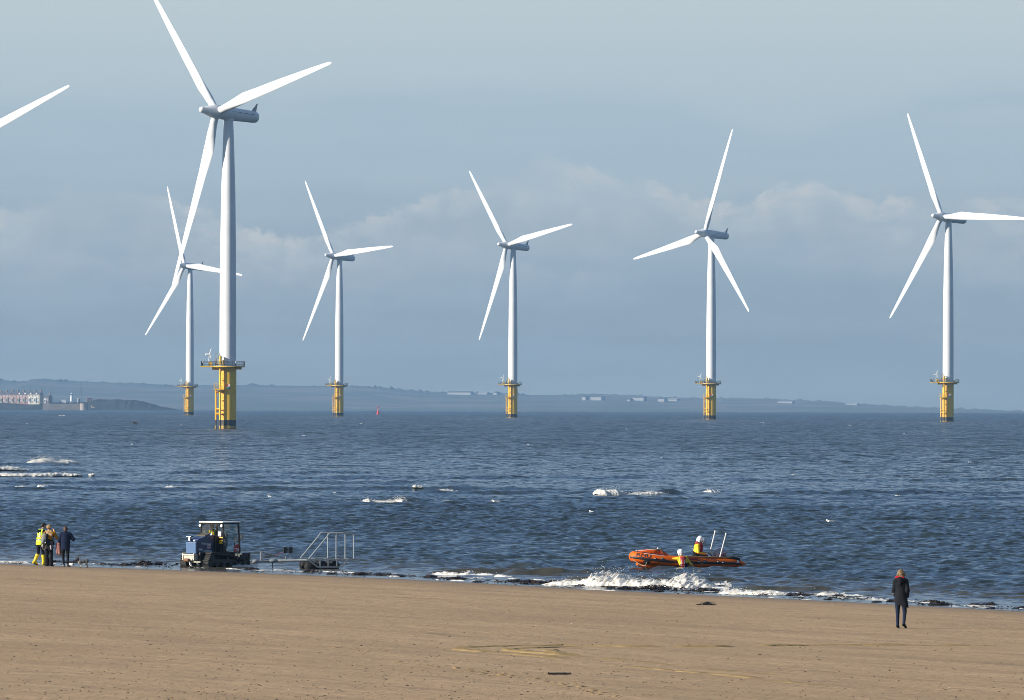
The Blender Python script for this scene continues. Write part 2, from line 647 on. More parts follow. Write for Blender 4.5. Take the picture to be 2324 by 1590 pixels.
xs = np.concatenate([np.linspace(-400, -34, 30), np.linspace(-33, 33, 331), np.linspace(34, 400, 30)])
ys = np.concatenate([np.linspace(-300, 90, 40), np.linspace(92, 360, 1073), np.linspace(362, 1000, 60)])
X, Y = np.meshgrid(xs, ys)
Z = beach_z(X, Y)
P = shore_p(X, Y)
# low wind and tide ripples, drawn out along the water's edge
al = X * .47 - Y * .88
ac = P
fine = np.clip(1 - np.abs(Y - 226) / 145, 0, 1) > 0
rip = .030 * fbm(al * .10, ac * .45, 4, 2) + .016 * fbm(al * .6, ac * 1.9, 3, 9)
Z = Z + np.where(fine, rip * np.clip((P + 1) / 4, .15, 1), 0)
GX, GY, GZ = xs, ys, Z
V = np.stack([X, Y, Z], -1).reshape(-1, 3)

sm = bpy.data.materials.new('beach_sand')
nt = nodes_of(sm); WL = nt.links
out = N('ShaderNodeOutputMaterial'); b = N('ShaderNodeBsdfPrincipled'); WL.new(b.outputs[0], out.inputs[0])
geo = N('ShaderNodeNewGeometry'); spx = N('ShaderNodeSeparateXYZ'); WL.new(geo.outputs['Position'], spx.inputs[0])
at1 = N('ShaderNodeAttribute'); at1.attribute_name = 'shore'
px_, py_ = spx.outputs[0], spx.outputs[1]
along = MA('SUBTRACT', MA('MULTIPLY', px_, .47), MA('MULTIPLY', py_, .88))
pp = at1.outputs['Fac']
n1 = MR(NOISE(along, pp, .035, .30, 7, .62, 1.0), .34, .66)
n2 = MR(NOISE(along, pp, .22, 1.1, 7, .65, 4.0), .34, .68)
n3 = MR(NOISE(px_, py_, 2.2, 2.2, 6, .7, 6.0), .3, .72)
c = MIX(n1, (.468, .312, .166), (.590, .402, .222))
c = MIX(MA('MULTIPLY', n2, .60), c, (.385, .262, .152))
c = MIX(MA('MULTIPLY', MR(NOISE(along, pp, .12, .55, 8, .7, 12.0), .52, .72), .85), c, (.275, .190, .118))
c = MIX(MA('MULTIPLY', MR(NOISE(px_, py_, 1.1, .9, 8, .75, 17.0), .60, .74), .55), c, (.50, .36, .19))
c = MIX(MA('MULTIPLY', n3, .30), c, (.22, .155, .10))
blot = MR(NOISE(px_, py_, .09, .035, 6, .65, 61.0), .40, .64)
c = MIX(MA('MULTIPLY', blot, .28), c, (.33, .225, .125))
# worm casts, shell grit and little pits
sp1 = MR(NOISE(px_, py_, 9, 9, 3, .6, 30.0), .66, .74)
c = MIX(MA('MULTIPLY', sp1, .55), c, (.15, .11, .075))
wet = MR(MA('ADD', pp, MA('MULTIPLY', MA('SUBTRACT', NOISE(along, pp, .3, .6, 4, .6, 51.0), .5), 3.5)), .2, 7.0, 1.0, 0.0)
wet2 = MR(pp, -.3, 1.3, 1.0, 0.0)
c = MIX(MA('MULTIPLY', wet, .62), c, (.21, .15, .10))
c = MIX(MA('MULTIPLY', wet2, .6), c, (.10, .075, .05))
WL.new(c, b.inputs['Base Color'])
WL.new(MA('SUBTRACT', MA('SUBTRACT', .92, MA('MULTIPLY', wet2, .52)), MA('MULTIPLY', wet, .16)), b.inputs['Roughness'])
b.inputs['Specular IOR Level'].default_value = .25
hgt = MA('ADD', MA('MULTIPLY', NOISE(px_, py_, 4.5, 4.5, 6, .7, 40.0), 1.0), MA('MULTIPLY', NOISE(along, pp, .8, 3.5, 4, .6, 44.0), 1.2))
bp = N('ShaderNodeBump'); bp.inputs['Strength'].default_value = .8; bp.inputs['Distance'].default_value = .06
WL.new(hgt, bp.inputs['Height']); WL.new(bp.outputs[0], b.inputs['Normal'])
beach = np_mesh('beach', V, grid_faces(len(ys), len(xs)), sm)
attr(beach.data, 'shore', P.ravel())
tag(beach, 'broad flat tan sand beach in front of the sea', 'beach', kind='structure')

# ================================================================== SEA
ang = np.concatenate([np.linspace(-30, -6.6, 36), np.linspace(-6.4, -4.3, 60), np.linspace(-4.28, 4.28, 700), np.linspace(4.3, 6.4, 60), np.linspace(6.6, 30, 36)]) * PI / 180
rr = [150.0]
while rr[-1] < 17500:
    r0 = rr[-1]
    if r0 < 262: d = 1.2
    elif r0 < 400: d = .14
    elif r0 < 520: d = .14 + .0006 * (r0 - 400)
    else: d = .21 + .0062 * (r0 - 520)
    rr.append(r0 + min(d, 160))
rr = np.array(rr)
dr = np.gradient(rr)
A, D = np.meshgrid(ang, rr)
SX = D * np.sin(A); SY = D * np.cos(A)
SP = -shore_p(np.clip(SX, -400, 400), SY)            # distance offshore
fade = np.clip((SP - .6) / 16, 0, 1); fade = fade * fade * (3 - 2 * fade) * .92 + .08 * np.clip(SP / 1.5, 0, 1)
DZ = np.zeros_like(SX, dtype=np.float32); DX = np.zeros_like(DZ); DY = np.zeros_like(DZ)
lam = np.exp(np.linspace(math.log(.48), math.log(16), 52)) * rng.uniform(.95, 1.05, 52)
X32, Y32 = SX.astype(np.float32), SY.astype(np.float32)
gust = (1 + .9 * fbm(SX * .03, SY * .018, 4, 31)).astype(np.float32)
space = np.maximum(dr[:, None], .09)
for lm in lam:
    th = -PI / 2 - .35 + rng.normal(0, .75)
    k = 2 * PI / lm
    s_ = .053 if lm < 1.5 else .053 * (1.5 / lm) ** 1.0
    a_ = s_ / k * rng.uniform(.7, 1.3)
    w = np.clip((lm / space - 2.2) / 2.0, 0, 1).astype(np.float32)
    rows = np.nonzero(w[:, 0] > 0)[0]
    if not len(rows): continue
    e = rows.max() + 1
    cx_, cy_ = math.cos(th), math.sin(th)
    ph = (k * (cx_ * X32[:e] + cy_ * Y32[:e]) + rng.uniform(0, 6.28)).astype(np.float32)
    sn, cs = np.sin(ph), np.cos(ph)
    g = a_ * w[:e] * fade[:e] * gust[:e]
    DZ[:e] += g * cs
    DX[:e] -= .75 * g * cx_ * sn
    DY[:e] -= .75 * g * cy_ * sn
# longer swells that stand up over the bars: (ref x0, x1, ref y, height, half depth in m)
SWELL = [(-300, 1500, 1114, .30, 1.5), (-300, 1150, 1099, .26, 1.7), (200, 1700, 1087, .22, 2.0), (700, 2500, 1122, .24, 1.6), (760, 1010, 1140, .30, 1.0), (1300, 1580, 1124, .36, 1.0),
         (-60, 210, 1057, .24, 2.0), (-80, 260, 1070, .20, 1.8), (-80, 330, 1083, .20, 1.8), (900, 2600, 1135, .18, 1.4), (1500, 2600, 1092, .2, 2.0), (300, 900, 1075, .25, 2.4),
         (1640, 2500, 1180, .15, .9), (1900, 2600, 1222, .14, .8), (-100, 700, 1160, .13, .9), (500, 1500, 1190, .12, .8),
         (960, 1240, 1302, .16, .5), (1120, 1380, 1306, .26, .6), (1235, 1600, 1322, .20, .6), (1560, 1720, 1322, .14, .5), (1630, 1930, 1341, .14, .45)]
for (x0, x1, yy, h, hd) in SWELL:
    a0, a1 = sea(x0, yy), sea(x1, yy)
    xc, xw = (a0.x + a1.x) / 2, abs(a1.x - a0.x) / 2
    yc = a0.y + (a1.y - a0.y) * np.clip((SX - a0.x) / (a1.x - a0.x), 0, 1) + .9 * hd * fbm(SX * .35 / hd, SX * 0 + yy, 3, 5) + hd * 2.2 * fbm(SX * .06, SX * 0 + yy * 1.7, 2, 8)
    q = (SY - yc) / hd
    q = np.where(q < 0, q * 1.7, q * .75)              # steeper on the landward face
    env = np.clip((xw - np.abs(SX - xc)) / (xw * .45), 0, 1)
    env = env * env * (3 - 2 * env) * (1 + .9 * fbm(SX * .4 / hd, SX * 0 + yy, 3, 12))
    DZ += (h * env * np.exp(-q * q)).astype(np.float32)
V = np.stack([SX + DX, SY + DY, curv(D) + DZ], -1).reshape(-1, 3)
sea_m = bpy.data.materials.new('sea_water')
nt = nodes_of(sea_m); WL = nt.links
out = N('ShaderNodeOutputMaterial'); b = N('ShaderNodeBsdfPrincipled'); WL.new(b.outputs[0], out.inputs[0])
geo = N('ShaderNodeNewGeometry'); spx = N('ShaderNodeSeparateXYZ'); WL.new(geo.outputs['Position'], spx.inputs[0])
at1 = N('ShaderNodeAttribute'); at1.attribute_name = 'offshore'
px_, py_ = spx.outputs[0], spx.outputs[1]
off = at1.outputs['Fac']
silt = MR(off, 1, 24, 1.0, 0.0)
c = MIX(silt, (.020, .032, .040), (.080, .072, .052))
c = MIX(MA('MULTIPLY', MR(NOISE(px_, py_, .02, .012, 5, .6, 2.0), .4, .65), .4), c, (.030, .046, .050))
WL.new(c, b.inputs['Base Color'])
b.inputs['IOR'].default_value = 1.33
b.inputs['Specular IOR Level'].default_value = .5
b.inputs['Roughness'].default_value = .16
# small ripples the sheet is too coarse to carry
def ripple(sx, sy, seed, det):
    cb = N('ShaderNodeCombineXYZ'); val(cb.inputs[0], MA('MULTIPLY', px_, sx)); val(cb.inputs[1], MA('MULTIPLY', py_, sy)); cb.inputs[2].default_value = seed
    n = N('ShaderNodeTexNoise'); n.inputs['Scale'].default_value = 1; n.inputs['Detail'].default_value = det; n.inputs['Roughness'].default_value = .6
    WL.new(cb.outputs[0], n.inputs['Vector'])
    vm = N('ShaderNodeVectorMath', operation='SUBTRACT'); WL.new(n.outputs['Color'], vm.inputs[0]); vm.inputs[1].default_value = (.5, .5, .5)
    return vm.outputs[0]
def vscale(a, s):
    vm = N('ShaderNodeVectorMath', operation='SCALE'); WL.new(a, vm.inputs[0]); val(vm.inputs['Scale'], s)
    return vm.outputs[0]
def vadd(a, b_):
    vm = N('ShaderNodeVectorMath', operation='ADD'); WL.new(a, vm.inputs[0]); WL.new(b_, vm.inputs[1])
    return vm.outputs[0]
patch = MR(NOISE(px_, py_, .035, .02, 6, .65, 9.0), .3, .7, .55, 1.25)
calm = MR(off, .3, 9, .12, 1.0)
amp = MA('MULTIPLY', patch, calm)
near_r = ripple(1.7, 1.2, 1.0, 1)
far_r = ripple(.35, .16, 7.0, 4)
# far off only the faces turned to the shore are seen: the landward sides of the unresolved chop
fs_ = N('ShaderNodeSeparateXYZ'); WL.new(far_r, fs_.inputs[0])
fc_ = N('ShaderNodeCombineXYZ'); WL.new(fs_.outputs[0], fc_.inputs[0]); WL.new(MA('MULTIPLY', MA('ABSOLUTE', MA('ADD', fs_.outputs[1], -.035)), -1.0), fc_.inputs[1])
vec = vadd(vscale(near_r, MA('MULTIPLY', amp, MR(off, 60, 600, 1.25, .7))), vscale(fc_.outputs[0], MA('MULTIPLY', amp, MR(off, 40, 600, .25, 3.9))))
fl = N('ShaderNodeVectorMath', operation='MULTIPLY'); WL.new(vec, fl.inputs[0]); fl.inputs[1].default_value = (1, 1, 0)
nn = N('ShaderNodeVectorMath', operation='NORMALIZE'); WL.new(vadd(geo.outputs['Normal'], fl.outputs[0]), nn.inputs[0])
WL.new(nn.outputs[0], b.inputs['Normal'])
seao = np_mesh('sea', V, grid_faces(len(rr), len(ang)), sea_m)
# faces wind so that the sheet looks up
if seao.data.polygons[0].normal.z < 0:
    seao.data.flip_normals()
attr(seao.data, 'offshore', SP.ravel())
tag(seao, 'choppy slate blue sea reaching to the horizon', 'sea', kind='structure')
print('sea', len(V), time.time() - T0)

def sea_h(x, y):
    """height of the built water surface near (x, y)"""
    r_ = math.hypot(x, y); a_ = math.atan2(x, y)
    i = int(np.clip(np.searchsorted(rr, r_), 1, len(rr) - 1)); j = int(np.clip(np.searchsorted(ang, a_), 1, len(ang) - 1))
    return float(V3[i, j, 2])
V3 = V.reshape(len(rr), len(ang), 3)

# ================================================================== FAR COAST
prof = [(-900, 868), (-300, 858), (0, 862), (22, 866), (60, 866), (72, 862), (100, 859), (130, 863), (190, 867), (230, 868), (300, 870), (400, 875), (560, 874), (700, 877), (800, 876), (870, 880), (930, 886), (980, 890), (1060, 892), (1160, 893),
        (1200, 897), (1300, 897), (1360, 895), (1500, 901), (1560, 904), (1640, 905), (1720, 905), (1800, 908), (1900, 913), (1960, 918), (2050, 923), (2150, 928), (2324, 934), (2600, 940), (3400, 942)]
prof = np.array(prof, float)
pxs = np.linspace(-900, 3400, 1500)
ridge = np.interp(pxs, prof[:, 0], prof[:, 1])
tt = np.linspace(0, 1, 60)
YR, YF, YB = 17000.0, 14200.0, 19500.0
rowsY = np.concatenate([np.linspace(YF, YR, 46), np.linspace(YR + 120, YB, 10)])
XX = np.zeros((len(rowsY), len(pxs))); ZZ = np.zeros_like(XX); YY = np.zeros_like(XX)
eye = 909.6 + (pxs - 1162) * .003
ztop = (eye - ridge) / F * YR + CAMH - curv(YR)         # height above the sea at the ridge
bumps = 2.2 * fbm(pxs * .035, pxs * 0, 4, 77) + 3.5 * np.maximum(fbm(pxs * .16, pxs * 0 + 5, 3, 70) - .07, 0) * 4
for i, y in enumerate(rowsY):
    XX[i] = (pxs - 1162) / F * YR * (1 + .12 * (y - YR) / YR)
    YY[i] = y
    s_ = np.clip((y - YF) / (YR - YF), 0, 1)
    shape = .10 * min(1, s_ * 14) + .90 * (s_ ** 1.15) if y <= YR else 1 - .3 * (y - YR) / (YB - YR)
    rough_ = 5.5 * fbm(XX[i] * .004, YY[i] * .003, 4, 90) * math.sin(PI * s_) if y < YR else 0
    ZZ[i] = np.maximum(ztop, -6) * shape + bumps * max(0, 1 - abs(y - YR) / 260) + rough_ + curv(y) - (3 if i == 0 else 0)
hm = bpy.data.materials.new('far_fields')
nt = nodes_of(hm); WL = nt.links
out = N('ShaderNodeOutputMaterial'); b = N('ShaderNodeBsdfPrincipled'); WL.new(b.outputs[0], out.inputs[0])
geo = N('ShaderNodeNewGeometry'); spx = N('ShaderNodeSeparateXYZ'); WL.new(geo.outputs['Position'], spx.inputs[0])
vor = N('ShaderNodeTexVoronoi'); vor.inputs['Scale'].default_value = 1
cb = N('ShaderNodeCombineXYZ'); val(cb.inputs[0], MA('MULTIPLY', spx.outputs[0], .0055)); val(cb.inputs[1], MA('MULTIPLY', spx.outputs[1], .0035)); WL.new(cb.outputs[0], vor.inputs['Vector'])
sc_ = N('ShaderNodeSeparateColor'); WL.new(vor.outputs['Color'], sc_.inputs[0])
c = MIX(MR(sc_.outputs[0], .2, .9), (.050, .068, .052), (.100, .100, .075))
c = MIX(MR(sc_.outputs[1], .6, .8), c, (.14, .125, .10))
c = MIX(MA('MULTIPLY', MR(NOISE(spx.outputs[0], spx.outputs[1], .006, .004, 7, .65, 3.0), .46, .6), .8), c, (.045, .06, .035))
WL.new(c, b.inputs['Base Color']); b.inputs['Roughness'].default_value = 1
hills = np_mesh('hills', np.stack([XX, YY, ZZ], -1).reshape(-1, 3), grid_faces(len(rowsY), len(pxs)), hm)
tag(hills, 'long low line of hazy blue hills beyond the sea', 'hills', kind='structure')

def hill_z(px, frac):
    j = int(np.clip(np.searchsorted(pxs, px), 0, len(pxs) - 1)); i = int(frac * 45)
    return Vector((XX[i, j], YY[i, j], ZZ[i, j]))

# pale sheds and works scattered on the far hills
pale = mat('pale_cladding', (.33, .33, .32), .7, scale=.05)
slate = mat('far_slate', (.10, .10, .11), .8, scale=.1)
works = [(1045, 896, 56, 6.2, 'longest white works shed on the hill left of the middle turbine'), (1098, 896, 22, 3.6, 'low white shed right of the longest hill shed'), (1126, 897, 8, 6.5, 'small square white block at the hilltop beside the middle turbine'),
         (1318, 909, 9, 9, 'tall narrow pale block at left of the pale hill works'), (1345, 909, 26, 9, 'dim broad pale works building on the hill slope'), (1413, 911, 8, 5, 'small pale hut left of the white hill factory'), (1436, 910, 27, 8.5, 'white hill factory with a tall left end'),
         (1484, 912, 16, 8, 'square white factory block right of the white hill factory'), (1512, 911, 26, 4, 'low cream shed running right from the square factory'), (1592, 913, 20, 3.5, 'low pale shed just left of the turbine fourth from left in the open row'), (1750, 916, 34, 3.2, 'long low pale roof at right of the hill coast'), (1905, 920, 28, 3, 'last faint pale roof on the low right end of the coast')]
for (px, py, w, h, lab) in works:
    # stand the building on the slope where the sight line meets it
    best = min(range(8, 45), key=lambda i: abs((909.6 + (px - 1162) * .003) - (ZZ[i, min(np.searchsorted(pxs, px), 1499)] - CAMH) / YY[i, 0] * F - py))
    g = hill_z(px, best / 45)
    s_ = g.y / F
    e = empty('industrial_building', (g.x, g.y, g.z - 1.5), R(-20), lab, 'building', 'pale buildings on the far hills')
    W_, H_ = w * s_, h * s_ * .8 + 1.5
    MB().box((0, 0, H_ / 2), (W_, 22, H_)).build('wall', pale, e)
    MB().prism([(-11.6, 0), (11.6, 0), (0, 2.4)], -W_ / 2 - .4, W_ / 2 + .4, lambda a, b_, t: Vector((t, a, H_ + .01 + b_))).build('roof', pale if h < 5 else slate, e)

# ------------------------------------------------------------------ headland with its town
YH = 9500.0
def hx(px): return (px - 1162) / F * YH
def hzv(py, px): return (909.6 + (px - 1162) * .003 - py) / F * YH + CAMH      # absolute height at that distance
hp = np.array([(-700, 914), (-200, 913), (0, 913.5), (60, 914), (115, 914), (140, 913.5), (205, 913), (213, 908), (222, 906.5), (262, 907), (300, 909), (316, 911.5), (332, 915), (345, 919), (352, 923), (372, 926), (392, 930), (400, 933.5), (420, 936)], float)
hpx = np.linspace(-700, 420, 420)
topz = np.array([hzv(np.interp(q, hp[:, 0], hp[:, 1]), q) for q in hpx])
topz = topz + np.where((hpx > 212) & (hpx < 372), -.6 + 2.6 * fbm(hpx * .11, hpx * 0 + 3, 4, 201, .65), 0)
depth = np.array([-60, -46, -40, -30, -18, 0, 40, 120, 240])
fr = np.array([0, .10, .14, .55, .80, 1, 1.02, 1.02, .4])
XX2 = np.zeros((len(depth), len(hpx))); YY2 = np.zeros_like(XX2); ZZ2 = np.zeros_like(XX2)
z0 = curv(YH) - 1.0
for i in range(len(depth)):
    XX2[i] = [hx(q) for q in hpx]
    YY2[i] = YH + depth[i] + 8 * fbm(hpx * .05, hpx * 0 + i * .3, 3, 61)
    ZZ2[i] = z0 + np.maximum(topz - z0, 0) * fr[i] + (1.1 * fbm(hpx * .13, hpx * 0 + i, 4, 62) if 1 < i < 6 else 0)
hgm = mat('headland_earth', (.045, .052, .052), 1.0, var=.6, scale=.05)
head = np_mesh('headland', np.stack([XX2, YY2, ZZ2], -1).reshape(-1, 3), grid_faces(len(depth), len(hpx)), hgm)
tag(head, 'low dark rocky headland at the left end of the coast', 'headland', kind='structure')

brick = mat('terrace_brick', (.30, .16, .125), .9, var=.3, scale=.6)
cream = mat('cream_render', (.50, .46, .36), .8, var=.12, scale=.3)
roofm = mat('roof_slate', (.075, .078, .09), .7, scale=.5)
stone = mat('sea_wall_stone', (.24, .20, .17), .95, var=.35, scale=.08)
gpane = mat('dark_window', (.05, .06, .075), .25, scale=1)
whitep = mat('white_paint', (.78, .78, .76), .55, var=.06, scale=.4)
def house(px, wpx, wallmat, y_eaves, y_base, nrow, lab, rz, ref=None, nwin=2, dorm=False):
    w = wpx / F * YH / math.cos(rz)
    e = empty('terraced_house', (hx(px), YH - 14 + (px - 40) / F * YH * math.tan(rz), hzv(y_base, px)), rz, lab, 'house', 'houses of the headland terrace')
    h = (y_base - y_eaves) / F * YH
    dp = 9.0
    MB().box((0, dp / 2, h / 2 - 1), (w - .02, dp, h + 2)).build('wall', wallmat, e)
    rf = MB().prism([(-.35, h), (dp + .35, h), (dp / 2 + .8, h + 3.1), (dp / 2 - .8, h + 3.1)], -w / 2 + .01, w / 2 - .01, lambda a, b_, t: Vector((t, a, b_ + .02))).build('roof', roofm, e)
    MB().box((w / 2 - .9, dp / 2, h + 3.6), (1.5, 2.6, 2.6)).build('chimney', brick, rf)
    for r_ in range(nrow):
        for k in range(nwin):
            xx = (k - (nwin - 1) / 2) * w / nwin
            f_ = MB().box((xx, -.06, h * (r_ + .55) / nrow), (1.9, .12, 2.0)).build('window', whitep, e)
            MB().box((xx, -.14, h * (r_ + .55) / nrow), (1.35, .06, 1.55)).build('pane', gpane, f_)
    MB().box((w * .36, -.05, 1.15), (1.1, .1, 2.3)).build('door', gpane, e)
    b_ = MB().box((-w * .22, -.65, h * .32), (2.6, 1.28, h * .62)).build('bay_window', cream if wallmat is brick else whitep, e)
    MB().box((-w * .22, -1.32, h * .32), (1.9, .05, h * .40)).build('pane', gpane, b_)
    if dorm: MB().box((-.6, 1.2, h + 1.1), (1.7, 2.0, 1.7)).build('dormer', whitep, e)
    return e
RZ = R(-28)
for i, (px, dorm, lab) in enumerate([(-6, 0, 'brick terrace house cut by the left edge of the photo'), (7.2, 0, 'brick terrace house second from the left edge'), (20.4, 0, 'brick terrace house third from the left edge'),
                                     (33.6, 0, 'brick terrace house in the middle of the headland row'), (46.8, 1, 'brick terrace house with white dormer two doors from the cream houses'), (60, 1, 'brick terrace house with white dormer next to the cream houses')]):
    house(px, 13.2, brick, 896.2, 914.5, 3, lab, RZ, dorm=bool(dorm))
house(73.3, 13.3, cream, 896, 914.5, 3, 'cream rendered terrace house beside the last brick house', RZ, dorm=True)
house(86.6, 13.3, cream, 896, 914.5, 3, 'cream rendered end house at the right of the terrace', RZ, dorm=True)
house(109, 11, mat('dull_brick', (.22, .15, .12), .9, var=.3, scale=.5), 903, 914.5, 2, 'small dark detached house standing apart right of the terrace', RZ)
# lighthouse
e = empty('lighthouse', (hx(164), YH - 10, hzv(913.5, 164)), 0, 'slim white lighthouse standing on the headland', 'lighthouse')
MB().lathe([(2.0, -1.5), (1.75, 2), (1.3, 8.2), (1.3, 8.21)], 16).build('tower', whitep, e, True)
MB().lathe([(1.9, 8.2), (1.9, 8.5)], 16).build('gallery', whitep, e)
MB().lathe([(1.0, 8.52), (1.0, 10.0)], 12).build('lantern', gpane, e)
MB().lathe([(1.3, 10.02), (.9, 10.7), (.1, 11.2)], 12).build('dome', whitep, e, True)
e = empty('radio_mast', (hx(184), YH + 5, hzv(914, 184)), 0, 'thin lattice radio mast behind the lighthouse', 'mast')
mb = MB()
for k in range(3):
    a = 2 * PI * k / 3
    mb.tube([(.55 * math.cos(a), .55 * math.sin(a), -1), (.3 * math.cos(a), .3 * math.sin(a), 21)], .13, 5)
mb.build('lattice', mat('mast_steel', (.25, .22, .22), .5, .3), e)
mb = MB()
for z in range(1, 21, 2):
    mb.box((0, 0, z), (.9, .9, .12))
mb.build('bracing', mat('mast_steel', (.25, .22, .22), .5, .3), e)
e = empty('shed', (hx(146), YH - 16, hzv(913.8, 146)), R(5), 'low white flat roofed shed left of the lighthouse', 'shed')
MB().box((0, 0, 1.2), (5.6, 4, 4.4)).build('wall', whitep, e)
MB().box((0, 0, 3.55), (6.0, 4.4, .25)).build('roof', pale, e)
e = empty('storage_tank', (hx(179.5), YH - 4, hzv(913.5, 179.5)), 0, 'short pale round tank right of the lighthouse', 'tank')
MB().lathe([(1.7, -1), (1.7, 4.4)], 16).build('shell', pale, e, True)
MB().lathe([(1.8, 4.42), (.3, 5.0)], 16).build('lid', whitep, e, True)
e = empty('signal_post', (hx(289), YH - 6, hzv(909.5, 289)), 0, 'lone thin signal post on the right end of the headland', 'post')
MB().tube([(0, 0, -1), (0, 0, 5.2)], .16, 6).build('pole', mat('mast_steel', (.25, .22, .22), .5, .3), e)
MB().box((0, 0, 4.6), (1.3, .2, .3)).build('arm', mat('mast_steel', (.25, .22, .22), .5, .3), e)
# sea wall with its round bastion
wl = MB()
x0, x1 = hx(104), hx(206)
wl.box(((x0 + x1) / 2, YH - 58, (hzv(916.8, 150) + z0) / 2), (x1 - x0, 6, hzv(916.8, 150) - z0))
wo_ = wl.build('sea_wall', stone)
tag(wo_, 'long stone sea wall along the foot of the headland', 'wall')
e = empty('bastion', (hx(196.5), YH - 63, z0), 0, 'pale round stone bastion on the sea wall', 'bastion')
hb = hzv(916.2, 196) - z0
MB().lathe([(4.2, 0), (4.0, hb)], 20).build('drum', mat('pale_stone', (.38, .33, .27), .95, scale=.2), e, True)
MB().lathe([(4.3, hb + .02), (4.3, hb + .5)], 20).build('coping', stone, e)
e = empty('blockhouse', (hx(203), YH + 4, hzv(913, 203)), R(10), 'dark square blockhouse beside the headland mound', 'building')
MB().box((0, 0, 1.6), (6.5, 6, 6.0)).build('wall', mat('dull_brick', (.22, .15, .12), .9, var=.3, scale=.5), e)
MB().box((0, 0, 4.75), (7, 6.5, .3)).build('roof', roofm, e)
# ================================================================== WIND TURBINES
twhite = mat('turbine_white', (.80, .81, .80), .38, var=.08, scale=.22, spec=.5)
yel = mat('safety_yellow', (.88, .52, .03), .5, var=.14, scale=.5)
steel = mat('galvanised_steel', (.36, .38, .39), .45, .5, var=.2, scale=3)
dark = mat('dark_metal', (.03, .033, .04), .5, .3, var=.3, scale=3)
rust = mat('rust_brown', (.25, .12, .06), .8, var=.4, scale=2)

def tp_mat():
    m = bpy.data.materials.new('splash_zone_yellow')
    nt_ = nodes_of(m)
    global nt, WL
    nt = nt_; WL = nt.links
    out = N('ShaderNodeOutputMaterial'); b = N('ShaderNodeBsdfPrincipled'); WL.new(b.outputs[0], out.inputs[0])
    t = N('ShaderNodeTexCoord'); s = N('ShaderNodeSeparateXYZ'); WL.new(t.outputs['Object'], s.inputs[0])
    x, y, z = s.outputs
    nz = NOISE(MA('ADD', x, y), z, 1.2, 1.2, 5, .65, 2.0)
    zz = MA('ADD', z, MA('MULTIPLY', MA('SUBTRACT', nz, .5), .5))
    c = MIX(MR(NOISE(MA('ADD', x, MA('MULTIPLY', y, .7)), z, 1.1, .09, 5, .6, 5.0), .5, .75), (.90, .53, .03), (.82, .45, .03))
    c = MIX(MR(z, 2.42, 2.36, 1, 0), (.035, .033, .035), c)
    low = MA('MULTIPLY', MR(zz, 1.15, .75), MR(NOISE(MA('SUBTRACT', x, y), z, 1.6, 1.9, 5, .7, 8.0), .38, .55))
    c = MIX(low, c, (.55, .36, .05))
    WL.new(c, b.inputs['Base Color']); b.inputs['Roughness'].default_value = .5
    return m
tpm = tp_mat()

HUBH = 80.2
YAW, TILT = R(49.8), R(5)
AX = Vector((-math.sin(YAW) * math.cos(TILT), -math.cos(YAW) * math.cos(TILT), math.sin(TILT)))     # shaft, pointing upwind
E1 = Vector((math.cos(YAW), -math.sin(YAW), 0))
E2 = Vector((math.sin(YAW) * math.sin(TILT), math.cos(YAW) * math.sin(TILT), math.cos(TILT)))
HUB = Vector((0, 0, HUBH)) + AX * 3.9
AXM = Matrix((E1, E2, AX)).transposed()          # columns: right, up, upwind -> lathe about the shaft

def blade_matrix(theta):
    r = E1 * math.sin(theta) + E2 * math.cos(theta)
    le = E1 * math.cos(theta) - E2 * math.sin(theta)
    m = Matrix((le, -AX, r)).transposed().to_4x4()
    m.translation = HUB
    return m

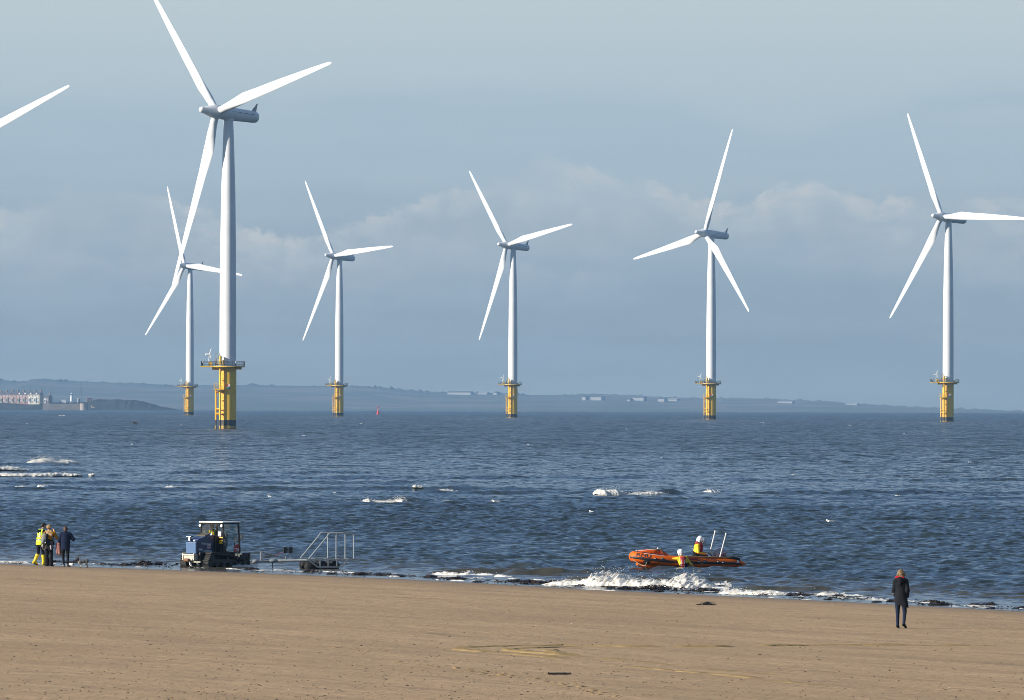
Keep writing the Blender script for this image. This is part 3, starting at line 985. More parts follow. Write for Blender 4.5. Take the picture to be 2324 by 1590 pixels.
def make_blade(parent):
    st = [(1.2, 1.9, 1.0, 0), (2.6, 1.9, 1.0, 0), (4.0, 2.05, .86, 12), (6.0, 2.5, .60, 14), (8.2, 3.0, .42, 13), (10.2, 3.35, .32, 11.5), (12.5, 3.15, .27, 9.5), (16, 2.8, .235, 7), (21, 2.6, .21, 4.5), (27, 2.25, .19, 2.5), (33, 1.85, .18, 1.2), (39, 1.42, .17, .3), (43.5, 1.05, .16, 0), (45.6, .82, .15, 0), (46.3, .56, .15, 0), (46.6, .2, .15, 0)]
    n = 20
    vs, fs = [], []
    for (r_, c, tr, tw) in st:
        blend = max(0, min(1, (r_ - 2.6) / 6.5))
        pre = -.003 * max(0, r_ - 15) ** 2 / 24          # tips bent a little upwind
        for k in range(n):
            a = 2 * PI * k / n
            # circle at the root, airfoil further out
            xc = math.cos(a)
            yc = math.sin(a)
            xx = .5 * (1 + xc)                           # 1 = leading edge
            th_ = 1.45 * tr * (math.sqrt(max(1 - xx, 0)) * 0 + (xx ** .9) * math.sqrt(max(1 - xx, 0)) * 1.75 + .04 * (1 - xx))
            ya = (1 if yc >= 0 else -1) * th_ * .50 * (1 if abs(yc) > 1e-6 else 0)
            xr, yr = .5 * xc, .5 * yc
            xa = xx - .70
            X_ = c * ((1 - blend) * xr + blend * xa)
            Y_ = c * ((1 - blend) * yr + blend * ya)
            t = R(tw)
            vs.append((X_ * math.cos(t) + Y_ * math.sin(t), -X_ * math.sin(t) + Y_ * math.cos(t) + pre, r_))
    for i in range(len(st) - 1):
        for k in range(n):
            k2 = (k + 1) % n
            fs.append((i * n + k, i * n + k2, (i + 1) * n + k2, (i + 1) * n + k))
    fs.append(tuple(range(n))[::-1]); fs.append(tuple((len(st) - 1) * n + k for k in range(n)))
    mb = MB(); mb.add(vs, fs)
    mb.lathe([(.98, 1.0), (.98, 1.25), (1.02, 1.25), (1.02, 1.6), (.96, 1.6)], 20)
    o = mb.build('blade', twhite, parent, True, recalc=True)
    # lightning receptor mark, a small orange disc on the pressure side, with the root fence beside it
    mk = MB().lathe([(.17, 0), (.17, .05)], 12, Matrix.Translation((.0, -.62, 9.6)) @ Matrix.Rotation(PI / 2, 4, 'X')).build('receptor_mark', mat('orange_mark', (.75, .20, .06), .6), o)
    return o

def make_turbine(loc, thetas, label):
    t = empty('wind_turbine', loc, 0, label, 'wind turbine', 'wind turbines standing in the sea')
    mb = MB().lathe([(2.12, 15.9), (2.10, 30), (2.02, 45), (1.80, 60), (1.45, 72), (1.20, HUBH - 1.9), (1.32, HUBH - 1.85), (1.32, HUBH - .9)], 48)
    for z, r_ in ((32.0, 2.098), (56.0, 1.872)):
        mb.lathe([(r_ + .012, z), (r_ + .012, z + .10)], 48)
    mb.build('tower', twhite, t, True)
    # nacelle: a long drum lying along the shaft
    MN = Matrix.Translation((0, 0, HUBH)) @ AXM.to_4x4()
    nb = MB().lathe([(.6, -9.1), (1.28, -8.95), (1.42, -8.6), (1.5, -8), (1.62, -4), (1.75, -1), (1.8, 1.2), (1.72, 2.1), (1.45, 2.45)], 32, MN)
    nac = nb.build('nacelle', twhite, t, True)
    P_ = lambda x, y, z: MN @ Vector((x, y, z))
    mb = MB()
    mb.add([P_(-.12, 1.25, -7.2), P_(.12, 1.25, -7.2), P_(.12, 1.1, -8.7), P_(-.12, 1.1, -8.7), P_(-.08, 3.5, -8.75), P_(.08, 3.5, -8.75), P_(.08, 3.45, -9.1), P_(-.08, 3.45, -9.1)],
           [(0, 1, 2, 3), (4, 7, 6, 5), (0, 4, 5, 1), (1, 5, 6, 2), (2, 6, 7, 3), (3, 7, 4, 0)])
    mb.tube([P_(0, 3.45, -9), P_(0, 3.55, -9.5)], .06, 6)
    mb.build('sensor_fin', steel, nac, recalc=True)
    mb = MB()
    for zz in (-2.6, -4.6, -6.8): mb.ell(P_(1.74 - .02 * abs(zz), .55, zz), .12, 8, 6)
    mb.tube([P_(1.70, .5, .3), P_(1.62, .46, -4), P_(1.50, .42, -7.4)], .03, 5)
    mb.build('handrail', dark, nac)
    MB().lathe([(1.45, 2.46), (1.62, 2.6), (1.78, 3.3), (1.8, 4.6), (1.55, 5.6), (1.15, 6.9), (.86, 8.0), (.80, 8.3)], 32, MN).lathe([(.80, 8.31), (.78, 8.75), (.62, 9.1), (.32, 9.3), (.02, 9.35)], 32, MN).build('spinner', twhite, t, True)
    b0 = make_blade(t)
    bl = [b0]
    for _ in range(2):
        c_ = copy_tree(b0, t); bl.append(c_)
    for o, a in zip(bl, thetas): o.matrix_local = blade_matrix(R(a))
    # yellow transition piece with black splash band
    MB().lathe([(2.2, -6), (2.2, 15.4), (2.32, 15.42), (2.32, 15.9)], 48).build('transition_piece', tpm, t, True)
    # platform: round deck with an arm to the left, joists below
    out = []
    for k in range(33):
        a = -PI * .80 + 2 * PI * .80 * k / 32
        out.append((4.25 * math.cos(a), 4.25 * math.sin(a)))
    out += [(-6.6, 2.4), (-6.6, -2.4)]
    D0 = 16.05
    pl = MB().prism(out, D0, D0 + .14, lambda a, b_, t_: Vector((a, b_, t_))).build('platform', steel, t)
    mb = MB()
    o2 = [(q[0] * 1.012, q[1] * 1.012) for q in out]
    mb.tube([(x, y, D0 - .14) for x, y in o2], .15, 6, closed=True)
    for x in np.arange(-6.2, 4, 1.05):
        w_ = 2.3 if x < -3.3 else math.sqrt(max(.1, 4.2 ** 2 - x * x))
        mb.box((x, 0, D0 - .13), (.16, 2 * w_, .24))
    for s in (-1, 1): mb.box((-3.6 + 1.0, s * 1.4, D0 - .55), (2.6, .3, .8)); mb.box((2.7, s * 1.0, D0 - .5), (1.6, .3, .7))
    mb.build('joist_frame', yel, pl)
    mb = MB()
    N_ = len(o2)
    ring = []
    for i in range(N_):
        a, b_ = Vector((*o2[i], 0)), Vector((*o2[(i + 1) % N_], 0))
        L_ = (b_ - a).length
        for q in np.arange(0, 1, min(1, .95 / L_)) if L_ > 1.2 else [0]:
            ring.append(a.lerp(b_, q))
    for i, p in enumerate(ring):
        if i % 2 == 0 or True: mb.tube([(p.x, p.y, D0), (p.x, p.y, D0 + 1.22)], .035, 5)
    for h in (.45, .85, 1.22): mb.tube([(p.x, p.y, D0 + h) for p in ring], .032, 5, closed=True)
    mb.build('railing', dark, pl)
    MB().box((-4.3, -1.6, D0 + .62), (.95, .9, .92)).build('equipment_box', yel, pl, bevel=.03)
    mb = MB()
    mb.box((-2.6, -1.0, D0 + .95), (1.05, .5, 1.6))
    mb.build('control_cabinet', mat('pale_grey_cabinet', (.5, .52, .52), .5), pl, bevel=.03)
    mb = MB()
    for x in (-3.15, -2.0):
        mb.tube([(x, -1.35, D0), (x, -1.35, D0 + 3.35)], .05, 5)
    for z in (1.9, 2.5, 3.0, 3.35): mb.tube([(-3.15, -1.35, D0 + z), (-2.0, -1.35, D0 + z)], .04, 5)
    mb.tube([(-3.15, -1.35, D0 + 1.9), (-2.0, -1.35, D0 + 3.35)], .04, 5); mb.tube([(-2.0, -1.35, D0 + 1.9), (-3.15, -1.35, D0 + 3.35)], .04, 5)
    mb.build('lifting_frame', steel, pl)
    mb = MB().lathe([(.33, 15.3), (.33, 18.4), (.36, 18.42), (.36, 18.6)], 16, Matrix.Translation((-1.78, -2.55, 0)))
    mb.lathe([(.2, 16.1), (.2, 17.7)], 12, Matrix.Translation((-1.1, -2.5, 0)))
    mb.build('cable_riser', yel, pl, True)
    mb = MB()
    for x in (-1.45, -.72): mb.tube([(x, -2.9, D0), (x, -2.9, D0 + 2.25)], .05, 6)
    mb.tube([(-1.45, -2.9, D0 + 2.25), (-.72, -2.9, D0 + 2.25)], .05, 6)
    mb.build('gate_frame', dark, pl)
    for (x, y) in ((-6.3, -2.2), (2.2, -3.6)):
        lm = MB().tube([(x, y, D0), (x, y, D0 + .75)], .14, 8).build('navigation_lamp', dark, pl)
        MB().lathe([(.17, D0 + .76), (.2, D0 + 1.1), (.1, D0 + 1.3)], 10, Matrix.Translation((x, y, 0))).build('lens', mat('white_paint', (.78, .78, .76)), lm, True)
    # little auxiliary turbine on its own post
    ax_ = MB().tube([(-4.75, -.4, D0), (-4.75, -.4, D0 + 1.4), (-4.7, -.4, D0 + 2.9)], [.14, .11, .09], 8).build('auxiliary_turbine', twhite, t, True)
    MB().lathe([(.05, -.75), (.22, -.6), (.25, .5), (.1, .65)], 12, Matrix.Translation((-5.05, -.55, D0 + 2.95)) @ Matrix.Rotation(-PI / 2, 4, 'Y')).build('generator', twhite, ax_, True)
    for a in (.42, .42 + 2.1, .42 + 4.2):
        d = Vector((math.sin(a) * .62, -math.sin(a) * .78 * .6, math.cos(a))) * (1.9 if a < 1 else 1.15)
        MB().tube([Vector((-4.6, -.45, D0 + 2.95)) + d * q for q in (0, .2, .6, 1)], [.1, .17, .12, .04], 6).build('rotor_blade', twhite, ax_, True)
    # ladder, landing tubes and mid platform on the seaward-left side
    mb = MB()
    for x in (-1.36, -.86): mb.tube([(x, -2.3, -3), (x, -2.3, 16.1)], .055, 6)
    for z in np.arange(.3, 16, .34): mb.tube([(-1.36, -2.3, z), (-.86, -2.3, z)], .025, 4)
    for z in (4.0, 7.3, 9.4, 12.5, 15.1): mb.box((-1.11, -2.1, z), (.7, .5, .14))
    mb.build('ladder', yel, t)
    mb = MB()
    mb.tube([(-2.95, -1.5, -4), (-2.95, -1.5, 10.0)], .22, 12)
    mb.tube([(-1.80, -2.6, -4), (-1.80, -2.6, 16)], .24, 12)
    for z in (3.8, 4.9, 9.4):
        mb.tube([(-2.95, -1.5, z), (-1.5, -1.3, z)], .16, 8)
        mb.tube([(-1.80, -2.6, z), (-1.2, -1.5, z)], .14, 8)
        mb.tube([(-2.95, -1.5, z + .3), (-1.80, -2.6, z + .3)], .12, 8)
    mb.build('boat_landing', tpm, t)
    mp = MB().box((-2.1, -2.3, 10.15), (2.6, 1.9, .35)).build('rest_platform', yel, t)
    mb = MB()
    for (x, y) in ((-3.35, -3.2), (-2.6, -3.2), (-1.7, -3.2), (-.85, -3.2), (-3.35, -2.3), (-3.35, -1.4)):
        mb.tube([(x, y, 10.3), (x, y, 11.6)], .045, 5)
    for h in (10.8, 11.2, 11.6): mb.tube([(-.85, -3.2, h), (-3.35, -3.2, h), (-3.35, -1.4, h)], .04, 5)
    mb.build('railing', yel, mp)
    # information sign in four coloured fields
    sg = MB()
    for (i, j, k) in ((0, 0, 1), (1, 0, 2), (0, 1, 0), (1, 1, 3)):
        sg.box((.05 + .42 * i, -2.36, 10.55 + .62 * j), (.40, .05, .60), mi=k)
    sg.build('information_sign', [mat('sign_red', (.6, .03, .03), .5), mat('sign_green', (.1, .4, .22), .5), mat('sign_blue', (.02, .12, .42), .5), mat('white_paint', (.78, .78, .76))], t)
    return t

def tloc(px, d):
    return Vector(((px - 1162) / F * d, d, curv(d) - (.6 if d > 2500 else .15)))
turb = make_turbine(tloc(517, 2013), (76.3, 196.3, 316.3), 'largest and nearest white wind turbine on a tall yellow base left of centre')
for px, d, ph, lab in [(431, 4245, 97, 'smallest wind turbine, partly hidden behind the tower of the largest turbine'),
                       (770, 3954, 85, 'wind turbine standing next to the right of the largest turbine, near the red buoy'),
                       (1164, 3673, 79, 'wind turbine in the middle of the view with one blade pointing up left'),
                       (1614, 3405, 17, 'wind turbine with one blade nearly upright and two pointing down, above the orange boat'),
                       (2152, 3097, 92, 'rightmost wind turbine with its level blade cut by the right edge'),
                       (-67, 2300, 69, 'wind turbine beyond the left edge showing only one blade tip')]:
    c = copy_tree(turb)
    c.location = tloc(px, d)
    c['label'] = lab
    if px < 0: c.rotation_euler = (0, 0, R(7))
    if px == 431: c.rotation_euler = (0, 0, R(4))
    if px > 2000: c.rotation_euler = (0, 0, R(3))
    for o, a in zip([q for q in c.children if q.name.startswith('blade')], (ph, ph + 120, ph + 240)):
        o.matrix_local = blade_matrix(R(a))

# ------------------------------------------------------------------ red buoy
pb = sea(858, 941)
e = empty('navigation_buoy', (pb.x, pb.y, pb.z), 0, 'small red navigation buoy with round topmark floating near the horizon', 'buoy')
red = mat('buoy_red', (.60, .03, .05), .45)
MB().lathe([(1.1, -.6), (1.15, 0), (1.1, .35), (.95, .5), (.55, 1.1), (.45, 2.6), (.3, 2.9)], 20).build('float', red, e, True)
MB().tube([(0, 0, 2.9), (0, 0, 3.9)], .1, 8).build('mast', red, e)
MB().lathe([(.36, 3.6), (.42, 3.7), (.42, 4.6), (.2, 4.8)], 16).build('topmark', red, e, True)
MB().lathe([(.16, 3.05), (.2, 3.1), (.2, 3.4), (.1, 3.5)], 12, Matrix.Translation((.32, -.1, 0))).build('lamp', whitep, e, True)

# ------------------------------------------------------------------ gulls
gull_white = mat('gull_white', (.80, .79, .76), .8, var=.06, scale=20)
gull_brown = mat('gull_brown', (.06, .05, .04), .8, var=.4, scale=20)
gull_grey = mat('gull_grey', (.33, .35, .38), .8, var=.1, scale=20)
beak = mat('beak_yellow', (.6, .35, .05), .5)
def gull(loc, rz, label, flying, s=1.0, mats_=None, wing=.55):
    mats_ = mats_ or [gull_white, gull_grey, beak]
    pr = [C((0, -.17, 0), (0, .10, .02), .05, .075, 0), C((0, .10, .03), (0, .19, .09), .05, .038, 0), C((0, .20, .10), (0, .21, .10), .042, .04, 0), C((0, .24, .095), (0, .29, .085), .014, .006, 2, k=.01),
          C((0, -.17, .01), (0, -.32, .02), .045, .03, 1, flat=((0, 0, 1), .35))]
    if flying:
        for q in (-1, 1):
            pr += [C((q * .05, .06, .04), (q * .32, .10, wing * .32), .05, .05, 1, flat=((0, 0, 1), .4)), C((q * .32, .10, wing * .32), (q * .64, -.08, wing * .22), .048, .012, 1, flat=((0, 0, 1), .4))]
    else:
        for q in (-1, 1): pr.append(C((q * .055, .08, .04), (q * .02, -.30, .05), .05, .018, 1, flat=((1, 0, 0), .6)))
    o = implicit('gull', pr, mats_, None, .012)
    o.location = loc; o.rotation_euler = (0, R(8) if flying else 0, rz); o.scale = (s, s, s)
    return tag(o, label, 'gull', 'gulls over and on the sea')
pg = at(307, 960, 900); gull(pg, R(60), 'dark brown gull flying low over the sea left of the largest turbine', True, 1.25, [gull_brown, gull_brown, beak], -.3)
pg = at(300 * .705, 1312 * .705, 1500); gull(pg, R(80), 'pale gull flying in front of the headland', True, 1.6)
for px, py, lab in ((1342, 1164, 'white gull sitting on the sea above the orange boat, upper left of two'), (1367, 1176, 'white gull sitting low on the sea above the orange boat, lower right of two'), (1886, 1189, 'single white gull sitting on the sea right of the boat'), (1125, 1142, 'lone white gull floating near the middle of the sea')):
    q = sea(px, py); gull((q.x, q.y, sea_h(q.x, q.y) + .04), R(90 if px != 1342 else 20), lab, False, 1.15)
q = sea(612, 1139); gull((q.x, q.y, sea_h(q.x, q.y) + .3), R(70), 'white gull with raised wings skimming the waves above the tractor', True, .6, wing=.9)
# ================================================================== BEACH TRACTOR
navy = mat('navy_paint', (.008, .03, .09), .35, var=.12, scale=3, coat=.3)
bluehood = mat('hood_blue', (.012, .035, .13), .4, var=.1, scale=3, coat=.2)
blk = mat('black_paint', (.012, .012, .013), .5, var=.3, scale=6)
rubber = mat('track_rubber', (.014, .014, .014), .75, var=.3, scale=8, bump=.4)
galv = mat('bumper_galvanised', (.50, .48, .40), .5, .2, var=.18, scale=5)
wht = mat('white_trim', (.82, .82, .80), .5, var=.05)
redp = mat('red_panel', (.50, .03, .02), .5)
lamp_w = mat('work_lamp', (.9, .9, .85), .2)
txtw = mat('white_lettering', (.80, .82, .82), .6)
glass = glass_mat()
PHI = R(142)
gp = at(445 / 3.748 * .705 + 560 * .705, 1286.5, 338.6)
TL = Vector((gp.x, gp.y, 0.0))
tr = empty('beach_tractor', TL, PHI, 'navy blue tracked launching tractor with glazed cab at the water edge', 'tractor')

# rubber tracks: a slanting loop round wheels, one each side
def track(s):
    x0 = s * .62
    path = []
    cs = [(.78, .42, .17), (.95, .14, .16), (-1.12, .14, .16), (-.2, .44, .1)]     # (y, z, r): sprocket, front idler, rear idler, top roller
    hull = [(.62, .585), (.80, .595), (.95, .50), (1.10, .22), (1.10, .09), (1.0, -.03), (.5, -.04), (-.6, -.04), (-1.15, -.03), (-1.28, .06), (-1.28, .20), (-1.15, .30), (-.4, .50), (.1, .575)]
    mb = MB()
    n = len(hull)
    inner = [(y * .93 + .0 - .005, .06 + (z - .06) * .80 + .02) for y, z in hull]
    vs = []
    for xx in (-.17, .17):
        for ring in (hull, inner):
            vs += [(x0 + xx, y, z) for y, z in ring]
    fs = []
    for i in range(n):
        j = (i + 1) % n
        a, b_, c_, d_ = 0, n, 2 * n, 3 * n
        fs += [(a + i, a + j, c_ + j, c_ + i), (b_ + i, d_ + i, d_ + j, b_ + j), (a + i, b_ + i, b_ + j, a + j), (c_ + i, c_ + j, d_ + j, d_ + i)]
    mb.add(vs, fs)
    # cleats
    per = 0
    for i in range(n):
        a, b_ = Vector((0, *hull[i])), Vector((0, *hull[(i + 1) % n]))
        L_ = (b_ - a).length
        k = max(1, round(L_ / .11))
        d = (b_ - a).normalized()
        nrm = Vector((0, d.z, -d.y))
        for q in range(k):
            p = a.lerp(b_, (q + .5) / k)
            M = Matrix(((1, 0, 0), (0, d.y, nrm.y), (0, d.z, nrm.z)))
            mb.box((x0, p.y + nrm.y * -.018, p.z + nrm.z * -.018), (.35, .05, .06), M)
    t_ = mb.build('track', rubber, tr, recalc=True)
    for (y, z, r_) in ((.78, .42, .135), (.92, .13, .13), (.45, .10, .10), (0, .10, .10), (-.45, .10, .10), (-.85, .10, .10), (-1.08, .13, .11), (-.25, .38, .07)):
        MB().lathe([(r_ * .3, -.14), (r_, -.13), (r_, .13), (r_ * .3, .14)], 16, Matrix.Translation((x0, y, z)) @ Matrix.Rotation(PI / 2, 4, 'Y')).build('wheel', dark, t_, True)
    MB().box((x0, -.05, .25), (.16, 1.7, .16)).build('track_beam', blk, t_)
for s in (-1, 1): track(s)
# mudguard plates over the tracks
mb = MB()
for s in (-1, 1):
    mb.prism([(.95, .62), (.55, .64), (-.10, .60), (-1.22, .36), (-1.22, .33), (-.10, .565), (.55, .60), (.95, .58)], s * .80, s * .42, lambda a, b_, t: Vector((t, a, b_)))
mb.build('mudguard', blk, tr, recalc=True)
MB().box((0, .05, .42), (.85, 2.3, .42)).build('chassis', blk, tr, bevel=.03)
# engine cover
prof_ = [(1.30, .56), (1.30, 1.06), (1.22, 1.12), (.22, 1.36), (.12, 1.36), (.12, .50), (1.0, .50)]
hood = MB().prism(prof_, -.30, .30, lambda a, b_, t: Vector((t, a, b_))).build('bonnet', navy, tr, recalc=True, bevel=.03)
MB().box((0, 1.312, .82), (.54, .02, .46)).build('grille_panel', mat('grille_blue_lit', (.045, .12, .27), .45, var=.1, scale=6), hood, bevel=.008)  # paler than the bonnet: brightness of the reflecting nose put into the colour
mb = MB()
M = Matrix.Rotation(R(-13.5), 3, 'X')
mb.box((0, .72, 1.262), (.50, .85, .03), M)
mb.build('bonnet_top', bluehood, hood, bevel=.01)
mb = MB()
mb.box((.05, .42, 1.37), (.50, .42, .05), M); mb.box((.05, .42, 1.34), (.44, .36, .04), M)
mb.build('air_intake', mat('olive_grey', (.10, .09, .06), .6), hood, bevel=.01)
MB().box((.02, .58, .57), (.62, 1.1, .16), None, 0, .9).build('belly_guard', blk, tr)
# lamp bracket on the nose
mb = MB().box((.17, 1.18, 1.30), (.26, .16, .035)); mb.box((.17, 1.2, 1.19), (.12, .05, .2))
lb = mb.build('lamp_bracket', blk, hood)
MB().box((.17, 1.262, 1.30), (.25, .015, .03)).build('lamp_strip', wht, lb); MB().box((.17, 1.228, 1.19), (.09, .01, .14)).build('marker_plate', wht, lb)
MB().ell((-.12, 1.22, 1.12), (.06, .05, .04)).build('headlight', lamp_w, hood, True)
# side panel (what the camera sees): darker flank with its writing
def side(u_, v_): return Vector((-.3085, 1.20 - u_, v_))
MB().prism([(1.26, .58), (1.26, 1.02), (.24, 1.31), (.24, .55), (1.0, .55)], -.3035, -.3005, lambda a, b_, t: Vector((t, a, b_))).build('side_panel', navy, hood, recalc=True)
lettering('TOOLTRAK', .10, lambda a, b_: side(.20 + a, .97 + b_ - a * .05), txtw, hood, width=.64)
lettering('Lifeboats', .11, lambda a, b_: side(.36 + a, .66 + b_ - a * .03), txtw, hood, width=.52)
def flag(fn, w, h, parent):
    fl_ = MB()
    def q(x0, x1, y0, y1, e_, mi): fl_.add([fn(x0, y0, e_), fn(x1, y0, e_), fn(x1, y1, e_), fn(x0, y1, e_)], [(0, 1, 2, 3)], mi)
    q(0, w, 0, h, 0, 0); q(w * .42, w * .58, 0, h, .002, 1); q(0, w, h * .40, h * .60, .002, 1)
    for a in (.1, .68):
        for b_ in (.1, .72): q(w * a, w * (a + .2), h * b_, h * (b_ + .18), .002, 2)
    return fl_.build('flag_emblem', [wht, redp, navy], parent)
flag(lambda a, b_, e_: Vector((-.3085 - e_, .60 - a, .79 + b_)), .22, .16, hood)
dc = MB()
for k, m_ in enumerate((0, 1, 2)): dc.add([Vector((-.309, 1.16, .715 + .028 * k)), Vector((-.309, .92, .708 + .028 * k)), Vector((-.309, .92, .734 + .028 * k)), Vector((-.309, 1.16, .741 + .028 * k))], [(0, 1, 2, 3)], m_)
dc.build('decal', [mat('teal_decal', (.16, .42, .40), .6), txtw, mat('pink_decal', (.55, .25, .22), .6)], hood)
# galvanised bumper and winch frame
bp_ = MB().box((.03, 1.40, .53), (.64, .10, .07)); bp_.box((.06, 1.36, .42), (.50, .12, .15), None, 0, 1.1); bp_.box((.10, 1.38, .31), (.56, .1, .05)); bp_.box((-.22, 1.28, .22), (.62, .08, .05))
for x in (-.25, .35): bp_.box((x, 1.25, .44), (.06, .4, .3))
bmp = bp_.build('bumper', galv, tr, bevel=.012)
MB().lathe([(.07, -.12), (.07, .12)], 12, Matrix.Translation((.1, 1.48, .30)) @ Matrix.Rotation(PI / 2, 4, 'Y')).build('winch', rust, bmp, True)
bt = MB(); bt.tube([(-.02, 1.45, .25), (-.1, 1.5, .10), (-.2, 1.48, .04)], .02, 6); bt.build('tow_hook', wht, bmp)
# black shroud between bonnet and cab
MB().prism([(.14, .60), (.14, 1.34), (-.02, 1.33), (-.16, .95), (-.30, .60)], -.36, .36, lambda a, b_, t: Vector((t, a, b_))).build('shroud', blk, tr, recalc=True, bevel=.02)
# cab frame
CX, CF, CB = .615, -.10, -1.16
mb = MB()
def post(a, b_, r_=.035): mb.tube([a, b_], r_, 6)
for s in (-1, 1):
    post((s * CX, CF, .62), (s * CX, CF + .02, 1.86)); post((s * CX, CB - .02, .60), (s * (CX - .02), CB + .06, 1.86), .045)
    post((s * CX, CF, 1.84), (s * CX, CB + .05, 1.84)); post((s * CX, CF - .16, .60), (s * CX, CB, .58)); post((s * CX, CF, .95), (s * CX, CF - .2, .58)); post((s * CX, CF, 1.27), (s * CX, CB, 1.26), .014)
    post((s * CX, CB + .34, .62), (s * CX, CB + .32, 1.06), .014); post((s * CX, CB + .32, 1.06), (s * CX, CB, 1.06), .014)
post((-CX, CF, 1.84), (CX, CF, 1.84)); post((-CX, CB + .05, 1.84), (CX, CB + .05, 1.84)); post((-CX, CF, 1.30), (CX, CF, 1.30), .02); post((-CX, CB, .6), (CX, CB, .6)); post((-CX, CF, .64), (CX, CF, .64))
cab = mb.build('cab', blk, tr, True)
MB().box((0, (CF + CB) / 2 + .04, 1.90), (1.32, 1.20, .06)).build('roof', wht, cab, bevel=.02)
MB().box((0, CF + .035, 1.29 + .275), (1.14, .01, .53)).build('windscreen', glass, cab)
MB().box((0, CB + .0, 1.24), (1.12, .01, 1.15)).build('rear_window', glass, cab)
for s in (-1, 1):
    MB().prism([(CF - .03, 1.81), (CB + .10, 1.81), (CB + .02, .64), (CF - .22, .64), (CF - .03, 1.0)], s * (CX - .005), s * (CX + .005), lambda a, b_, t: Vector((t, a, b_))).build('side_window', glass, cab, recalc=True)
MB().box((0, (CF + CB) / 2, .60), (1.16, 1.0, .06)).build('floor', blk, cab)
st_ = MB().box((.1, -.72, .82), (.46, .42, .12)); st_.box((.1, -.92, 1.12), (.46, .1, .6)); st_.box((.1, -.72, .70), (.3, .3, .2))
st_.build('seat', mat('seat_vinyl', (.02, .02, .022), .6), cab, bevel=.03)
mb = MB().tube([(.12 + .17 * math.cos(a), -.36 + .10 * math.sin(a), 1.22 + .12 * math.sin(a)) for a in np.linspace(0, 2 * PI, 17)[:-1]], .016, 6, closed=True)
mb.tube([(.12, -.36, 1.22), (.12, -.2, .95), (.12, -.15, .62)], .03, 6)
mb.build('steering_wheel', blk, cab)
MB().box((0, -.16, .94), (1.1, .08, .60)).build('dashboard', blk, cab)
mb = MB().prism([(-.78, .64), (-1.13, .64), (-1.15, .92), (-1.0, .96), (-.80, .90)], -.622, -.632, lambda a, b_, t: Vector((t, a, b_)))
pn = mb.build('number_panel', redp, cab, recalc=True)
lettering('TT13', .17, lambda a, b_: Vector((-.638, -.80 - a, .665 + b_)), txtw, pn, width=.30)
MB().box((-.636, -.97, .605), (.004, .17, .05)).build('small_plate', mat('pale_plate', (.45, .5, .48), .5), cab)
MB().box((-.625, -.93, 1.12), (.006, .14, .17)).build('notice', mat('cream_paper', (.62, .56, .44), .7), cab)
lp = MB().box((-.44, CF + .05, 1.40), (.17, .006, .20)).build('learner_plate', wht, cab)
lettering('L', .17, lambda a, b_: Vector((-.39 - a, CF + .057, 1.335 + b_)), mat('plate_red', (.6, .02, .02), .5), lp)
MB().box((-.50, CF + .045, 1.06), (.19, .006, .17)).build('warning_sticker', mat('sticker_yellow', (.75, .50, .01), .5), cab)
MB().box((-.53, CF + .05, 1.245), (.17, .03, .035)).build('indicator_lamp', mat('indicator_orange', (.8, .25, .03), .4, emit=(1, .35, .05), estr=1.2), cab)
for s in (-1, 1):
    hl = MB().lathe([(.03, -.07), (.07, -.05), (.075, .02)], 16, Matrix.Translation((s * .60, CF + .10, 1.75)) @ Matrix.Rotation(-PI / 2, 4, 'X')).build('headlight', blk, cab, True)
    MB().lathe([(.066, .022), (.05, .04), (.01, .045)], 16, Matrix.Translation((s * .60, CF + .10, 1.75)) @ Matrix.Rotation(-PI / 2, 4, 'X')).build('lens', lamp_w, hl, True)
mb = MB().tube([(-.62, -1.12, 1.10), (-.80, -1.08, 1.14), (-.82, -1.08, 1.22)], .012, 6); mb.box((-.83, -1.06, 1.27), (.10, .03, .26))
mb.build('wing_mirror', blk, cab)
mb = MB().tube([(.36, .2, 1.34), (.42, .3, 1.42)], .012, 6); mb.ell((.43, .32, 1.43), (.05, .03, .035))
mb.build('wing_mirror', blk, hood)
MB().lathe([(.055, 1.355), (.05, 1.42), (.02, 1.44)], 12, Matrix.Translation((-.16, .22, 0))).build('beacon', mat('beacon_blue', (.5, .6, .9), .3, emit=(.55, .65, 1), estr=1.5), hood, True)
# dozer blade at the rear
mb = MB()
mb.prism([(-1.86, .06), (-1.80, .06), (-1.74, .30), (-1.82, .56), (-1.88, .56), (-1.80, .30)], -.62, .62, lambda a, b_, t: Vector((t, a, b_)))
for s in (-1, 1):
    mb.prism([(-1.24, .12), (-1.24, .50), (-1.80, .54), (-1.80, .10)], s * .60, s * .57, lambda a, b_, t: Vector((t, a, b_)))
bld = mb.build('rear_blade', blk, tr, recalc=True)
MB().box((-.622, -1.85, .31), (.03, .05, .5)).build('edge_strip', mat('worn_steel', (.25, .23, .19), .5, .4), bld)

